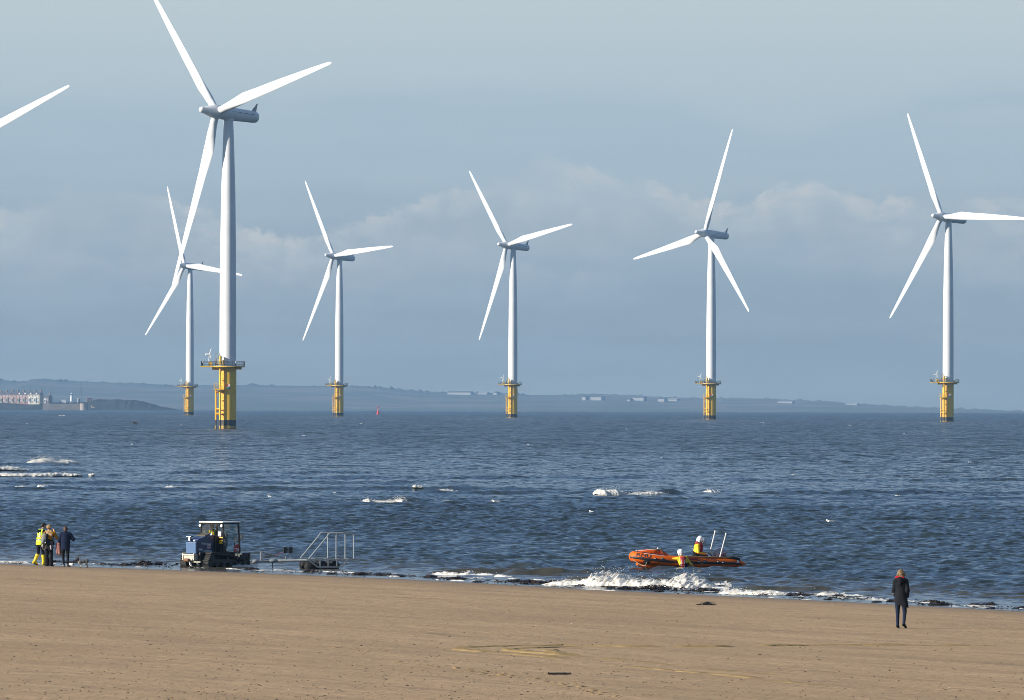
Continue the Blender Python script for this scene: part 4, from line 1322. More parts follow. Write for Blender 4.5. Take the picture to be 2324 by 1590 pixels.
# ================================================================== LAUNCH TRAILER
tgal = mat('trailer_galvanised', (.27, .30, .32), .42, .15, var=.25, scale=5)
thoop = mat('hoop_galvanised', (.36, .39, .40), .4, .15, var=.15, scale=5)
PSI = R(15)
gq = at(560 * .705 + 1740 / 3.748 * .705, 1288.5, 335.5)
tl = empty('boat_trailer', (gq.x, gq.y, 0.0), PSI, 'galvanised launching trailer with tall tube hoops standing in the shallows', 'trailer')
mb = MB()
for s in (-1, 1): mb.box((.35, s * .75, .39), (2.1, .07, .07))
for x in (-.62, -.1, .45, .95, 1.35): mb.box((x, 0, .385), (.06, 1.46, .05))
mb.box((1.62, .2, .37), (.5, .08, .05)); mb.box((1.5, -.75, .385), (.35, .07, .05))
mb.build('deck_frame', tgal, tl)
for s in (-1, 1):
    mb = MB()
    y = s * .75
    arc = lambda cx, cz, r_, a0, a1: [(cx + r_ * math.cos(a), y, cz + r_ * math.sin(a)) for a in np.linspace(a0, a1, 5)]
    pts = [(-.60, y, .42)] + [(.20, y, 1.36)] + arc(.36, 1.36, .14, R(130), R(90)) + arc(1.22, 1.36, .14, R(90), R(0)) + [(1.36, y, .42)]
    mb.tube(pts, .027, 8)
    mb.tube([(.60, y, 1.50), (.60, y, .42)], .026, 8)
    mb.build('guide_hoop', thoop, tl, True)
for s in (-1, 1):
    mb = MB(); y = s * .78
    for a, b_ in (((-.62, .38), (-.2, .08)), ((-.2, .08), (.85, .08)), ((.85, .08), (1.1, .38)), ((-.10, .08), (-.10, .38)), ((.25, .08), (.25, .38)), ((.62, .08), (.62, .38))):
        mb.box(((a[0] + b_[0]) / 2, y, (a[1] + b_[1]) / 2), (math.hypot(b_[0] - a[0], b_[1] - a[1]), .05, .05), Matrix.Rotation(-math.atan2(b_[1] - a[1], b_[0] - a[0]), 3, 'Y'))
    mb.build('side_cradle', tgal, tl)
for x in (-.48, .05, .58):
    for s in (-1, 1):
        w_ = MB().lathe([(.10, -.30), (.19, -.27), (.215, -.15), (.215, .15), (.19, .27), (.10, .30)], 20, Matrix.Translation((x, s * .42, .13)) @ Matrix.Rotation(PI / 2, 4, 'X')).build('wheel', rubber, tl, True)
        MB().lathe([(.02, -.315), (.09, -.305), (.09, .305), (.02, .315)], 12, Matrix.Translation((x, s * .42, .13)) @ Matrix.Rotation(PI / 2, 4, 'X')).build('rim', dark, w_, True)
mb = MB()
mb.tube([(-.60, 0, .36), (-1.9, 0, .33), (-2.6, 0, .31), (-2.95, 0, .34)], [.06, .065, .055, .04], 8)
for s in (-1, 1): mb.tube([(-.6, s * .7, .38), (-1.75, s * .05, .34)], .045, 6)
mb.ell((-1.95, 0, .33), (.22, .1, .09)); mb.ell((-2.72, 0, .31), (.16, .09, .09))
db = mb.build('drawbar', tgal, tl, True)
mb = MB().box((-2.46, 0, .52), (.12, .1, .40), None, 0, .7); mb.tube([(-2.52, 0, .72), (-2.36, 0, .72)], .02, 6); mb.tube([(-2.42, 0, .70), (-1.35, 0, .42)], .035, 6)
mb.build('winch_post', tgal, db)
mb = MB().tube([(-1.98, 0, .32), (-1.98, 0, .02)], .02, 6); mb.build('prop_stand', dark, db)
mb = MB()
for x in (-1.42, -1.22): mb.tube([(x, -.05, .38), (x - .03, -.05, .66)], .018, 6)
lpst = mb.build('lamp_post', tgal, db)
for x in (-1.46, -1.24):
    MB().box((x + .02, -.07, .78), (.17, .05, .25)).build('lamp_board', blk, lpst, bevel=.01)
mb = MB().tube([(-1.5, -.08, .70), (-1.7, -.08, .64), (-1.9, 0, .55), (-2.3, 0, .60)], .008, 5)
mb.build('red_line', mat('red_rope', (.4, .04, .05), .8), db)

# ================================================================== INSHORE RESCUE BOAT
orange = mat('hull_orange', (.80, .135, .005), .55, spec=.25, var=.08, scale=3, bump=.15, bscale=8)
strake = mat('rubbing_strake', (.02, .02, .022), .6)
BR = R(203)
bl_ = at(1544.5, 1291.5, 337.7)
bt = empty('inflatable_lifeboat', (bl_.x, bl_.y, 0.07), BR, 'orange inflatable rescue boat with outboard engine behind the breaking wave', 'boat', None)
BSX = .975
bt.scale = (BSX, 1, 1)
port = [(-2.85, .60, .13, .02), (-2.62, .60, .14, .11), (-2.35, .60, .16, .19), (-2.05, .6, .18, .215), (-1, .6, .20, .22), (0, .6, .225, .225), (.7, .59, .26, .23), (1.25, .53, .31, .235), (1.65, .43, .36, .235), (1.95, .30, .405, .235), (2.13, .15, .44, .235), (2.2, 0, .45, .235)]
def cat(P, n):
    P = np.array(P, float); m = len(P); outp = []
    for i in range(m - 1):
        p0, p1, p2, p3 = P[max(i - 1, 0)], P[i], P[i + 1], P[min(i + 2, m - 1)]
        for t in np.linspace(0, 1, n, endpoint=False):
            outp.append(.5 * ((2 * p1) + (-p0 + p2) * t + (2 * p0 - 5 * p1 + 4 * p2 - p3) * t * t + (-p0 + 3 * p1 - 3 * p2 + p3) * t ** 3))
    outp.append(P[-1])
    return np.array(outp)
full_ = port + [(x, -y, z, r_) for x, y, z, r_ in port[::-1][1:]]
CL = cat(full_, 6)
mb = MB().tube([Vector(p[:3]) for p in CL], [max(p[3], .01) for p in CL], 24)
tube_o = mb.build('buoyancy_tube', orange, bt, True)
half = CL[:len(CL) // 2 + 1]
sarr = np.concatenate([[0], np.cumsum(np.linalg.norm(np.diff(half[:, :3], axis=0), axis=1))])
def onTube(s_, phi, eps=.004):
    p = np.array([np.interp(s_, sarr, half[:, k]) for k in range(4)])
    q = np.array([np.interp(s_ + .01, sarr, half[:, k]) for k in range(3)])
    t = Vector(q - p[:3]).normalized()
    up = Vector((0, 0, 1)); nrm = Vector((-t.y, t.x, 0)).normalized()
    if nrm.y < -.2: nrm = -nrm
    up = nrm.cross(t); up = up if up.z > 0 else -up
    return Vector(p[:3]) + (nrm * math.cos(phi) + up * math.sin(phi)) * (p[3] + eps)
def s_of_x(x): return float(np.interp(x, half[:, 0], sarr))
def band(s0, s1, f0, f1, name, m, eps=.006, n=40, par=None):
    """strip hugging the tube between two angles"""
    vs, fs = [], []
    for i in range(n + 1):
        s_ = s0 + (s1 - s0) * i / n
        for j in range(5):
            vs.append(onTube(s_, f0 + (f1 - f0) * j / 4, eps + (.012 if 0 < j < 4 and eps > .005 else 0)))
    for i in range(n):
        for j in range(4):
            a = i * 5 + j
            fs.append((a, a + 1, a + 6, a + 5))
    m_ = MB(); m_.add(vs, fs)
    return m_.build(name, m, par or tube_o, True)
band(s_of_x(-2.55), sarr[-1] - .02, R(-20), R(6), 'rubbing_strake', strake)
band(s_of_x(.95), sarr[-1] - .05, R(66), R(82), 'wear_strip', strake)
band(s_of_x(1.1), s_of_x(1.9), R(50), R(55), 'white_piping', wht)
band(s_of_x(-2.42), s_of_x(-2.34), R(-12), R(80), 'reflective_tape', wht, n=4)
band(s_of_x(-.45), s_of_x(.25), R(20), R(46), 'name_panel', mat('maroon_panel', (.30, .02, .02), .5), n=8)
band(s_of_x(-2.35), s_of_x(-1.9), R(50), R(95), 'stern_pad', strake, n=6)
sR = s_of_x(2.05) + .08
lettering('RNLI', .22, lambda a, b_: onTube(sR - a, R(12) + b_ / .235, .008), strake, tube_o, width=.54)
sD = s_of_x(-.85)
lettering('D-786', .14, lambda a, b_: onTube(sD - a, R(24) + b_ / .22, .008), mat('faded_black', (.12, .03, .02), .6), tube_o, width=.50)
for xx, f_, r_ in ((1.78, -38, .13), (1.18, 14, .06), (1.46, 4, .06), (-.50, 2, .075), (-.78, 6, .07), (-1.42, 4, .075), (-1.66, -2, .075)):
    s_ = s_of_x(xx)
    c_ = onTube(s_, R(f_), 0)
    vs, fs = [onTube(s_, R(f_), .02)], []
    n = 16
    tr_ = float(np.interp(s_, sarr, half[:, 3]))
    for rr_, e_ in ((.6, .02), (1, .008)):
        for k in range(n):
            a = 2 * PI * k / n
            vs.append(onTube(s_ + r_ * rr_ * math.cos(a), R(f_) + r_ * rr_ * math.sin(a) / tr_, e_))
    for k in range(n):
        fs += [(0, 1 + k, 1 + (k + 1) % n), (1 + k, 1 + n + k, 1 + n + (k + 1) % n, 1 + (k + 1) % n)]
    m_ = MB(); m_.add(vs, fs)
    pt = m_.build('grab_patch', strake, tube_o, True, recalc=True)
    if xx not in (1.78,):
        MB().ell(onTube(s_ + .02, R(f_ + 4), .03), (.04, .02, .02), 8, 6).build('ring', wht, pt, True)
# paddle lashed along the near tube
pd = MB().tube([onTube(s_of_x(x), R(62), .035) for x in (.15, -.5, -1.2, -2.0)], .028, 8).build('paddle', mat('varnished_wood', (.36, .20, .09), .45, var=.25, scale=9), bt, True)
MB().tube([onTube(s_of_x(x), R(62), .04) for x in (-2.0, -2.15, -2.5)], [.03, .07, .06], 8, flat=None).build('blade', strake, pd, True)
# lifelines
mb = MB()
for a, b_ in ((1.18, .25), (-.1, -.5), (-.78, -1.42), (1.95, 1.3)):
    sa, sb = s_of_x(a), s_of_x(b_)
    mb.tube([onTube(sa + (sb - sa) * q, R(12) - R(16) * math.sin(PI * q), .02) for q in np.linspace(0, 1, 9)], .012, 6)
mb.build('grab_line', strake, tube_o)
mb = MB().tube([onTube(s_of_x(2.12) + .1, R(-30), .02), Vector((2.05, .34, .10)), Vector((1.9, .48, .06)), onTube(s_of_x(1.78), R(-38), .03)], .013, 6)
mb.build('painter_rope', mat('rope_cream', (.62, .55, .42), .8), tube_o)
# hull under the tubes
vs, fs = [], []
sec = []
for x in np.linspace(2.08, -2.1, 16):
    s_ = np.clip((x + 2.1) / 4.18, 0, 1)
    wv = float(np.interp(x, [p[0] for p in port], [p[1] for p in port])) + .05
    zt = float(np.interp(x, [p[0] for p in port], [p[2] for p in port])) - .08
    kz = -.26 + .34 * max(0, s_ - .62) ** 2 / .144 * .95
    sec.append([(x, wv, zt), (x, wv * .80, min(zt - .04, kz + .16)), (x, wv * .3, kz + .03), (x, 0, kz), (x, -wv * .3, kz + .03), (x, -wv * .80, min(zt - .04, kz + .16)), (x, -wv, zt)])
for q in sec: vs += q
for i in range(15):
    for j in range(6): fs.append((i * 7 + j, i * 7 + j + 1, (i + 1) * 7 + j + 1, (i + 1) * 7 + j))
fs.append(tuple(range(7))); fs.append(tuple(105 + k for k in range(7))[::-1])
m_ = MB(); m_.add(vs, fs); m_.build('hull', orange, bt, True, recalc=True)
MB().box((-.1, 0, .16), (3.4, .85, .04)).build('floor', mat('floor_grey', (.08, .08, .085), .7), bt)
MB().box((-1.98, 0, .25), (.06, .80, .46)).build('transom', strake, bt)
# spray dodger over the bow
vs, fs = [], []
K = 7
rowsd = [(2.15, .14, .67, .60), (1.85, .28, .71, .56), (1.5, .40, .74, .53), (1.15, .46, .76, .48)]
for (x, w_, zt, zb) in rowsd:
    for k in range(K + 1):
        a = PI * k / K
        ca = math.cos(a)
        vs.append((x, w_ * (abs(ca) ** .7) * (1 if ca > 0 else -1), zb + (zt - zb) * math.sin(a) ** .38))
for i in range(len(rowsd) - 1):
    for k in range(K): fs.append((i * (K + 1) + k, i * (K + 1) + k + 1, (i + 1) * (K + 1) + k + 1, (i + 1) * (K + 1) + k))
m_ = MB(); m_.add(vs, fs)
m_.add([(2.15, .14, .61), (2.15, -.14, .61), (2.22, 0, .66), (2.15, .12, .66)], [(0, 1, 2)])
dg_ = m_.build('spray_dodger', mat('dodger_orange', (.70, .11, .006), .75, spec=.2, var=.2, scale=6, bump=.6, bscale=9), bt, True)
dg_.modifiers.new('thickness', 'SOLIDIFY').thickness = .02
mb = MB().tube([(.98, .52, .44), (1.06, .50, .66), (1.14, .44, .77), (1.16, .0, .80), (1.14, -.44, .77), (1.06, -.50, .66), (.98, -.52, .44)], .022, 8)
mb.build('hoop_frame', strake, dg_, True)
m_ = MB(); m_.add([(1.15, .47, .46), (1.14, .46, .74), (.74, .53, .48), (.78, .55, .42)], [(0, 1, 2), (0, 2, 3)]); sdp = m_.build('side_flap', MATS['dodger_orange'], dg_)
sdp.modifiers.new('thickness', 'SOLIDIFY').thickness = .012
mb = MB().tube([(1.15, .40, .78), (1.6, .30, .745), (2.15, .1, .68)], .014, 6); mb.ell((1.25, .36, .80), .04); mb.ell((2.15, .1, .70), .035)
mb.build('tie_line', wht, dg_)
# outboard engine, tipped forward
eng_m = Matrix.Translation((-1.88, -.02, .34)) @ Matrix.Rotation(R(20), 4, 'Y')
vs, fs = [], []
for (z, lx, ly, dx) in ((0, .20, .13, .02), (.06, .29, .17, 0), (.24, .30, .17, 0), (.36, .26, .15, .02), (.43, .16, .09, .05), (.45, .05, .04, .06)):
    for k in range(16):
        a = 2 * PI * k / 16
        f_ = lambda c_: (abs(c_) ** .6) * (1 if c_ > 0 else -1)
        vs.append(eng_m @ Vector((dx + lx * f_(math.cos(a)) - .08, ly * f_(math.sin(a)), z)))
for i in range(5):
    for k in range(16): fs.append((i * 16 + k, i * 16 + (k + 1) % 16, (i + 1) * 16 + (k + 1) % 16, (i + 1) * 16 + k))
fs += [tuple(range(16))[::-1], tuple(80 + k for k in range(16))]
m_ = MB(); m_.add(vs, fs)
eng = m_.build('outboard_engine', mat('cowl_grey', (.33, .35, .40), .35, var=.08, scale=5, coat=.3), bt, True)
m_ = MB()
for z, h, mi in ((.13, .035, 0), (.18, .02, 1)):
    m_.add([eng_m @ Vector(p) for p in ((.20, .176, z), (-.37, .172, z), (-.37, .172, z + h), (.20, .176, z + h))], [(0, 1, 2, 3)], mi)
m_.build('stripe', [mat('stripe_maroon', (.30, .03, .06), .4), wht], eng)
mb = MB(); mb.box(eng_m @ Vector((-.05, 0, -.06)), (.5, .30, .12), eng_m.to_3x3()); mb.box(eng_m @ Vector((-.02, 0, -.4)), (.16, .10, .6), eng_m.to_3x3()); mb.box(eng_m @ Vector((.12, 0, -.05)), (.1, .3, .3), eng_m.to_3x3())
mb.build('leg', strake, eng, bevel=.02)
mb = MB().tube([eng_m @ Vector((.2, 0, .1)), Vector((-1.35, .02, .56)), Vector((-1.12, .03, .58))], [.03, .02, .024], 8); mb.build('tiller', strake, eng, True)
# pair of white aerials of the capsize frame
polem = mat('pole_white', (.72, .73, .68), .45)
mb = MB().tube([(-1.46, -.10, .62), (-1.70, -.10, 1.50)], .028, 8); mb.tube([(-1.46, -.10, .62), (-1.60, -.1, .36)], .03, 8); mb.tube([(-1.685, -.1, 1.44), (-1.71, -.1, 1.53)], .034, 8)
mb.build('aerial', polem, bt, True)
mb = MB().tube([(-1.62, .56, .40), (-1.92, .56, 1.42)], .028, 8); mb.tube([(-1.90, .56, 1.36), (-1.925, .56, 1.44)], .036, 8)
mb.build('aerial', polem, bt, True)
mb = MB().tube([(-2.40, .56, .38), (-2.50, .56, .44), (-2.62, .56, .42), (-2.70, .57, .33)], .014, 6); mb.build('stern_handle', strake, tube_o)
BMAT = Matrix.Translation(Vector((bl_.x, bl_.y, 0.07))) @ Matrix.Rotation(BR, 4, 'Z') @ Matrix.Diagonal((BSX, 1, 1, 1))
# ================================================================== PEOPLE
skin = mat('skin', (.50, .30, .22), .6, var=.08, scale=12)
eye_m = mat('eye_dark', (.03, .025, .02), .3)
lip_m = mat('lip', (.42, .17, .15), .5)
black_c = mat('black_cloth', (.012, .012, .015), .9, var=.3, scale=14, bump=.5)
navy_c = mat('navy_knit', (.012, .018, .045), .95, var=.25, scale=16, bump=.6)
hair_b = mat('hair_black', (.012, .010, .010), .6, var=.3, scale=30, bump=.6)
hair_bl = mat('hair_blonde', (.34, .21, .075), .6, var=.45, scale=26, bump=.9)
hair_br = mat('hair_brown', (.075, .032, .016), .6, var=.4, scale=30, bump=.6)
must = mat('mustard_knit', (.50, .22, .012), .9, var=.15, scale=16, bump=.4)
hiv = mat('hi_vis_yellow', (.66, .86, .02), .7, var=.08, scale=10, bump=.2)
reflect = mat('reflective_grey', (.20, .23, .22), .4, .2)
wellie = mat('boot_yellow', (.85, .62, .01), .45, var=.08, scale=8)
sole = mat('boot_sole', (.02, .02, .02), .8)
denim = mat('dark_denim', (.018, .026, .055), .9, var=.25, scale=14, bump=.3)
coat_m = mat('charcoal_coat', (.014, .015, .019), .9, var=.25, scale=9, bump=.6)
redl = mat('red_lining', (.55, .012, .03), .85)
dry = mat('drysuit_yellow', (.85, .56, .01), .6, var=.12, scale=8, bump=.35)
ljr = mat('lifejacket_red', (.36, .015, .035), .75, var=.3, scale=12, bump=.4)
grey_bag = mat('rucksack_grey', (.20, .21, .20), .8, var=.3, scale=12, bump=.4)
pinkj = mat('dusky_pink_cloth', (.26, .13, .115), .95, var=.3, scale=8, bump=.7)
trainer = mat('trainer_grey', (.20, .20, .19), .8, var=.3, scale=20)
helmet_m = mat('helmet_white', (.82, .82, .82), .25, var=.03)

A3 = lambda *q: np.array(q, float)
def unit(q): return q / max(np.linalg.norm(q), 1e-9)
def hand(w, d, pn, curl, side, mi=0, s=1.0):
    """palm, four unequal bent fingers and a thumb; d = direction, pn = palm normal, side = +1/-1 where the thumb leaves"""
    d, pn = unit(A3(*d)), unit(A3(*pn)); pn = unit(pn - d * (pn @ d)); sd = np.cross(d, pn)
    w = A3(*w); K_ = w + d * .085 * s
    pr = [C(w, w + d * .03 * s, .026 * s, .030 * s, mi, k=.02), C(w + d * .03 * s, K_, .038 * s, .040 * s, mi, k=.015, flat=(pn, .48))]
    for i, (l1, l2) in enumerate(((.040, .030), (.045, .034), (.042, .031), (.033, .026))):
        b = K_ + sd * (i - 1.5) * .0205 * s * side * -1
        c1, c2 = curl * (.8 + .12 * i), curl * (1.7 + .2 * i)
        e1 = b + (d * math.cos(c1) + pn * math.sin(c1)) * l1 * s
        e2 = e1 + (d * math.cos(c2) + pn * math.sin(c2)) * l2 * s
        pr += [C(b, e1, .0100 * s, .0092 * s, mi, k=.004), C(e1, e2, .0092 * s, .0078 * s, mi, k=.003)]
    b = w + d * .03 * s + sd * .030 * s * side
    e1 = b + (d * .6 + sd * .7 * side + pn * .35) * .042 * s
    pr += [C(b, e1, .013 * s, .0105 * s, mi, k=.008), C(e1, e1 + (d * .85 + pn * .4) * .030 * s, .0105 * s, .0085 * s, mi, k=.004)]
    return pr
def head(hc, hf, mi=0, me=1, ml=2, tilt=0.0):
    """cranium, jaw, nose, ears, eyes and mouth; hf = facing direction"""
    hc, hf = A3(*hc), unit(A3(*hf)); hr = unit(np.cross(hf, A3(tilt, 0, 1))); hu = np.cross(hr, hf)
    q = lambda f, r, u_: hc + hf * f + hr * r + hu * u_
    pr = [C(q(-.025, 0, .03), q(.015, 0, .03), .083, .080, mi), C(q(.02, 0, .0), q(.035, 0, -.065), .066, .042, mi, k=.03), C(q(.05, 0, -.085), q(.055, 0, -.085), .022, .022, mi, k=.02),
          C(q(.088, 0, .012), q(.108, 0, -.022), .011, .014, mi, k=.012), C(q(.075, -.03, .030), q(.075, .03, .030), .016, .016, mi, k=.02)]
    for s in (-1, 1):
        pr += [C(q(-.005, .080 * s, .015), q(-.01, .084 * s, -.02), .022, .015, mi, k=.008, flat=(hr, .45)), C(q(.080, .030 * s, .008), q(.082, .030 * s, .008), .0115, .0115, me, k=.002)]
    pr.append(C(q(.085, -.02, -.052), q(.085, .02, -.052), .0085, .0085, ml, k=.004))
    return pr, q

def person(name, loc, rz, label, J, top, legs, shoe, cat='person', res=.009, sleeve=0, scale=1.0, hands=True, thick=1.0, parts=None, foot=True):
    """one continuous body. material slots: 0 skin 1 eye 2 lip 3 top 4 legs 5 shoe"""
    root = empty(name, loc, rz, label, cat, None)
    root.scale = (scale,) * 3
    g = lambda n: A3(*J[n])
    pr = []
    hp, q = head(J['head'], J['face'])
    pr += hp
    pr.append(C(g('neck') - A3(0, 0, .02), g('head') - A3(0, 0, .06), .058, .054, 0, k=.03))
    t = thick
    pr.append(C(g('chest') + A3(0, 0, .02), g('waist'), .158 * t, .140 * t, 3, k=.05, flat=(J.get('fwd', (0, 1, 0)), .72)))
    pr.append(C(g('waist'), g('pelvis'), .142 * t, .158 * t, 3 if J.get('longtop') else 4, k=.05, flat=(J.get('fwd', (0, 1, 0)), .78)))
    pr.append(C(g('shL'), g('shR'), .066, .066, 3, k=.05))
    pr.append(C(g('neck') - A3(0, 0, .03), g('chest') + A3(0, 0, .06), .066, .10, 3, k=.04))
    for s in 'LR':
        pr += [C(g('sh' + s), g('el' + s), .060 * t, .046, 3, k=.03), C(g('el' + s), g('wr' + s), .046, .034, 3, k=.02)]
        sg = -1 if s == 'L' else 1
        if hands:
            pr += hand(g('wr' + s), J.get('hd' + s, g('wr' + s) - g('el' + s)), J.get('pn' + s, (-sg, 0, 0)), J.get('curl' + s, .5), J.get('th' + s, 1))
        pr += [C(g('hip' + s), g('kn' + s), .092 * t, .060, 4, k=.03), C(g('kn' + s), g('an' + s), .060, .043, 4, k=.02)]
        if foot:
            pr += [C(g('an' + s) - A3(0, 0, .02), g('to' + s), .047, .036, 5, k=.02), C(g('an' + s) - A3(0, 0, .02), g('an' + s) - unit((g('to' + s) - g('an' + s)) * A3(1, 1, .3)) * .045 - A3(0, 0, .035), .040, .036, 5, k=.02)]
    implicit('body', pr, [skin, eye_m, lip_m, top, legs, shoe], root, res)
    return root, q

def stand(**kw):
    J = dict(pelvis=(0, 0, .95), waist=(0, 0, 1.10), chest=(0, .0, 1.30), neck=(0, -.01, 1.49), head=(0, .02, 1.63), face=(0, 1, 0),
             shL=(-.175, 0, 1.42), shR=(.175, 0, 1.42), elL=(-.24, -.03, 1.14), elR=(.24, -.03, 1.14), wrL=(-.25, .05, .90), wrR=(.25, .05, .90),
             hipL=(-.09, 0, .91), hipR=(.09, 0, .91), knL=(-.10, .01, .50), knR=(.10, .01, .50), anL=(-.10, -.02, .09), anR=(.10, -.02, .09), toL=(-.12, .13, .035), toR=(.12, .13, .035))
    J.update(kw)
    return J
def hat(q, mats_, parent, prims, name='hair', res=.009, recolor=None):
    return implicit(name, prims, mats_, parent, res, recolor, noise_amp=.012 if name == 'hair' else 0, noise_scale=45)

# ---- man in hi-vis vest and yellow boots
pA = sea(90, 1283.5)
rootA, q = person('person', (pA.x, pA.y, float(beach_z(pA.x, pA.y)) - .0), R(-50), 'person in yellow hi-vis vest and bright yellow rubber boots on the beach',
    stand(pelvis=(0, .0, .93), waist=(0, .03, 1.09), chest=(0, .07, 1.30), neck=(0, .11, 1.49), head=(.0, .19, 1.63), face=(0, .85, -.52),
          shL=(-.18, .07, 1.42), shR=(.18, .07, 1.42), elL=(-.25, .06, 1.13), elR=(.25, .08, 1.13), wrL=(-.10, .30, 1.10), wrR=(.10, .31, 1.12), pnL=(.6, 0, .8), pnR=(-.6, 0, .8),
          knL=(-.10, .0, .50), anL=(-.11, -.19, .14), toL=(-.12, -.06, .04), knR=(.11, .10, .50), anR=(.11, .13, .09), toR=(.12, .29, .035)), black_c, black_c, sole, scale=1.03)
implicit('hair', [C(q(-.035, 0, .045), q(.015, 0, .055), .088, .082, 0), C(q(-.06, 0, -.01), q(-.03, 0, -.03), .062, .06, 0)], [hair_b], rootA, .009, clips=[(q(.045, 0, .03), q(1, 0, -.35) - q(0, 0, 0)), (q(0, 0, -.055), (0, 0, -1))])
def vest_col(P, ml):
    z = P[:, 2]; x = P[:, 0]
    st = (np.abs(z - 1.21) < .026) | (np.abs(z - 1.06) < .026) | ((np.abs(np.abs(x) - .095) < .026) & (z > 1.21))
    return np.where(st, 1, 0).astype(np.int32)
implicit('hi_vis_vest', [C((0, .07, 1.36), (0, .04, 1.06), .188, .185, 0, flat=((0, 1, 0), .76)), C((0, .03, 1.05), (0, .02, .90), .188, .200, 0, flat=((0, 1, 0), .80)), C((-.15, .07, 1.43), (.15, .07, 1.43), .072, .072, 0)], [hiv, reflect], rootA, .010,
         vest_col, clips=[((0, 0, .84), (0, 0, -1)), ((0, .11, 1.475), (0, .3, 1))])
implicit('hood', [C((-.07, -.03, 1.43), (.07, -.03, 1.43), .06, .06, 0), C((0, -.05, 1.40), (0, -.045, 1.32), .075, .03, 0)], [black_c], rootA, .01)
for s, kn, an, to in ((-1, (-.10, .0, .50), (-.11, -.19, .14), (-.12, -.06, .04)), (1, (.11, .10, .50), (.11, .13, .09), (.12, .29, .035))):
    kn, an, to = A3(*kn), A3(*an), A3(*to)
    hd = unit((to - an) * A3(1, 1, .2))
    implicit('rubber_boot', [C(an + (kn - an) * .86, an + (kn - an) * .12, .082, .066, 0, k=.02), C(an - A3(0, 0, .025), to, .062, .052, 0, k=.03), C(an - A3(0, 0, .03), an - hd * .05 - A3(0, 0, .03), .056, .05, 0),
                             C(to - A3(0, 0, .025) + hd * .0, an - hd * .04 - A3(0, 0, .075), .050, .045, 1, k=.005, flat=((0, 0, 1), .35))], [wellie, sole], rootA, .009,
             clips=[(an + (kn - an) * .84, kn - an)])
# ---- woman in mustard top taking a picture
pB = sea(110.8, 1288)
rootB, q = person('person', (pB.x, pB.y, float(beach_z(pB.x, pB.y))), R(-14), 'person in mustard top with curly blonde hair and a rucksack, hands raised to the face',
    stand(shL=(-.16, 0, 1.41), shR=(.16, 0, 1.41), elL=(-.36, .12, 1.24), elR=(.34, .14, 1.17), wrL=(-.12, .30, 1.50), wrR=(.15, .27, 1.48), hdL=(.5, .3, .8), hdR=(-.4, .3, .8), pnL=(.6, -.8, 0), pnR=(-.6, -.8, 0), curlL=.7, curlR=.7,
          knL=(-.085, .0, .50), anL=(-.075, -.02, .09), knR=(.10, .03, .50), anR=(.10, .0, .09), toL=(-.09, .12, .03), toR=(.14, .14, .03)), must, black_c, black_c, scale=1.0)
cps = [C(q(-.03, 0, .04), q(.0, 0, .05), .098, .098, 0)]
for k in range(26):
    a, e_ = rng.uniform(0, 2 * PI), rng.uniform(-.5, 1.4)
    d = A3(math.cos(a) * math.cos(e_), min(math.sin(a), .35) * math.cos(e_), math.sin(e_))
    c_ = q(-.03, 0, .03) + d * .092
    cps.append(C(c_, c_ + rng.normal(0, .012, 3), .030, .026, 0, k=.008))
implicit('hair', cps, [hair_bl], rootB, .009, clips=[(q(.05, 0, 0), q(1, 0, -.2) - q(0, 0, 0))])
implicit('flared_trousers', [C((-.085, 0, .52), (-.075, -.01, .05), .072, .098, 0), C((.10, .02, .52), (.10, .0, .05), .072, .098, 0), C((-.06, 0, .92), (-.085, 0, .52), .12, .076, 0), C((.06, 0, .92), (.10, .02, .52), .12, .076, 0)], [black_c], rootB, .01, clips=[((0, 0, .02), (0, 0, -1))])
pr = [C((-.12, -.02, 1.0), (.12, -.02, 1.0), .135, .135, 0, flat=((0, 1, 0), .95))]
for x, z, r_ in ((-.20, .80, .07), (-.12, .74, .085), (-.02, .78, .07), (.06, .70, .07), (.14, .76, .065), (.21, .80, .06)):
    pr.append(C((x * .8, -.10, 1.0), (x, -.12, z), r_ * 1.1, r_ * .7, 0, k=.02, flat=((0, 1, 0), .6)))
pr += [C((.12, -.14, .86), (.15, -.15, .72), .035, .02, 1, k=.01), C((-.30, -.03, .85), (-.22, -.05, .93), .03, .05, 1, k=.01)]
implicit('tied_jacket', pr, [mat('dark_jacket', (.025, .025, .032), .9, var=.4, scale=9, bump=.5), mat('pale_lining', (.42, .42, .44), .9)], rootB, .01)
implicit('striped_scarf', [C((-.04, -.10, 1.42), (.12, -.10, 1.34), .06, .07, 0, flat=((0, 1, 0), .5)), C((-.12, -.02, 1.47), (.12, -.02, 1.47), .055, .055, 0)], [mat('cream_knit', (.50, .36, .20), .95, bump=.5), mat('scarf_stripe', (.20, .11, .06), .95)], rootB, .01,
         lambda P, ml: np.where(np.mod(P[:, 2] * 26 - P[:, 0] * 10, 1) < .3, 1, 0).astype(np.int32))
# rucksack hung on the left shoulder is a thing of its own
rk = empty('rucksack', rootB.location, R(-14), 'grey and black rucksack hung on the back of the person in mustard', 'rucksack')
implicit('bag', [C((-.14, -.20, 1.30), (-.17, -.20, 1.05), .105, .12, 0, flat=((0, 1, 0), .75)), C((-.05, -.19, 1.30), (-.08, -.19, 1.05), .07, .08, 1, flat=((0, 1, 0), .8)), C((-.16, -.27, 1.10), (-.20, -.27, 1.00), .06, .06, 0)], [grey_bag, black_c], rk, .01)
mb = MB().tube([(-.14, -.14, 1.36), (-.15, -.02, 1.485), (-.16, .10, 1.38), (-.17, .11, 1.22), (-.18, -.06, 1.06)], .026, 6); mb.tube([(-.03, -.14, 1.36), (.10, -.03, 1.49), (.15, .11, 1.36), (.17, .08, 1.18), (.03, -.10, 1.04)], .022, 6)
mb.build('shoulder_strap', black_c, rk, True)
MB().ell((-.07, -.28, 1.01), (.025, .012, .025)).build('badge', whitep, rk, True)
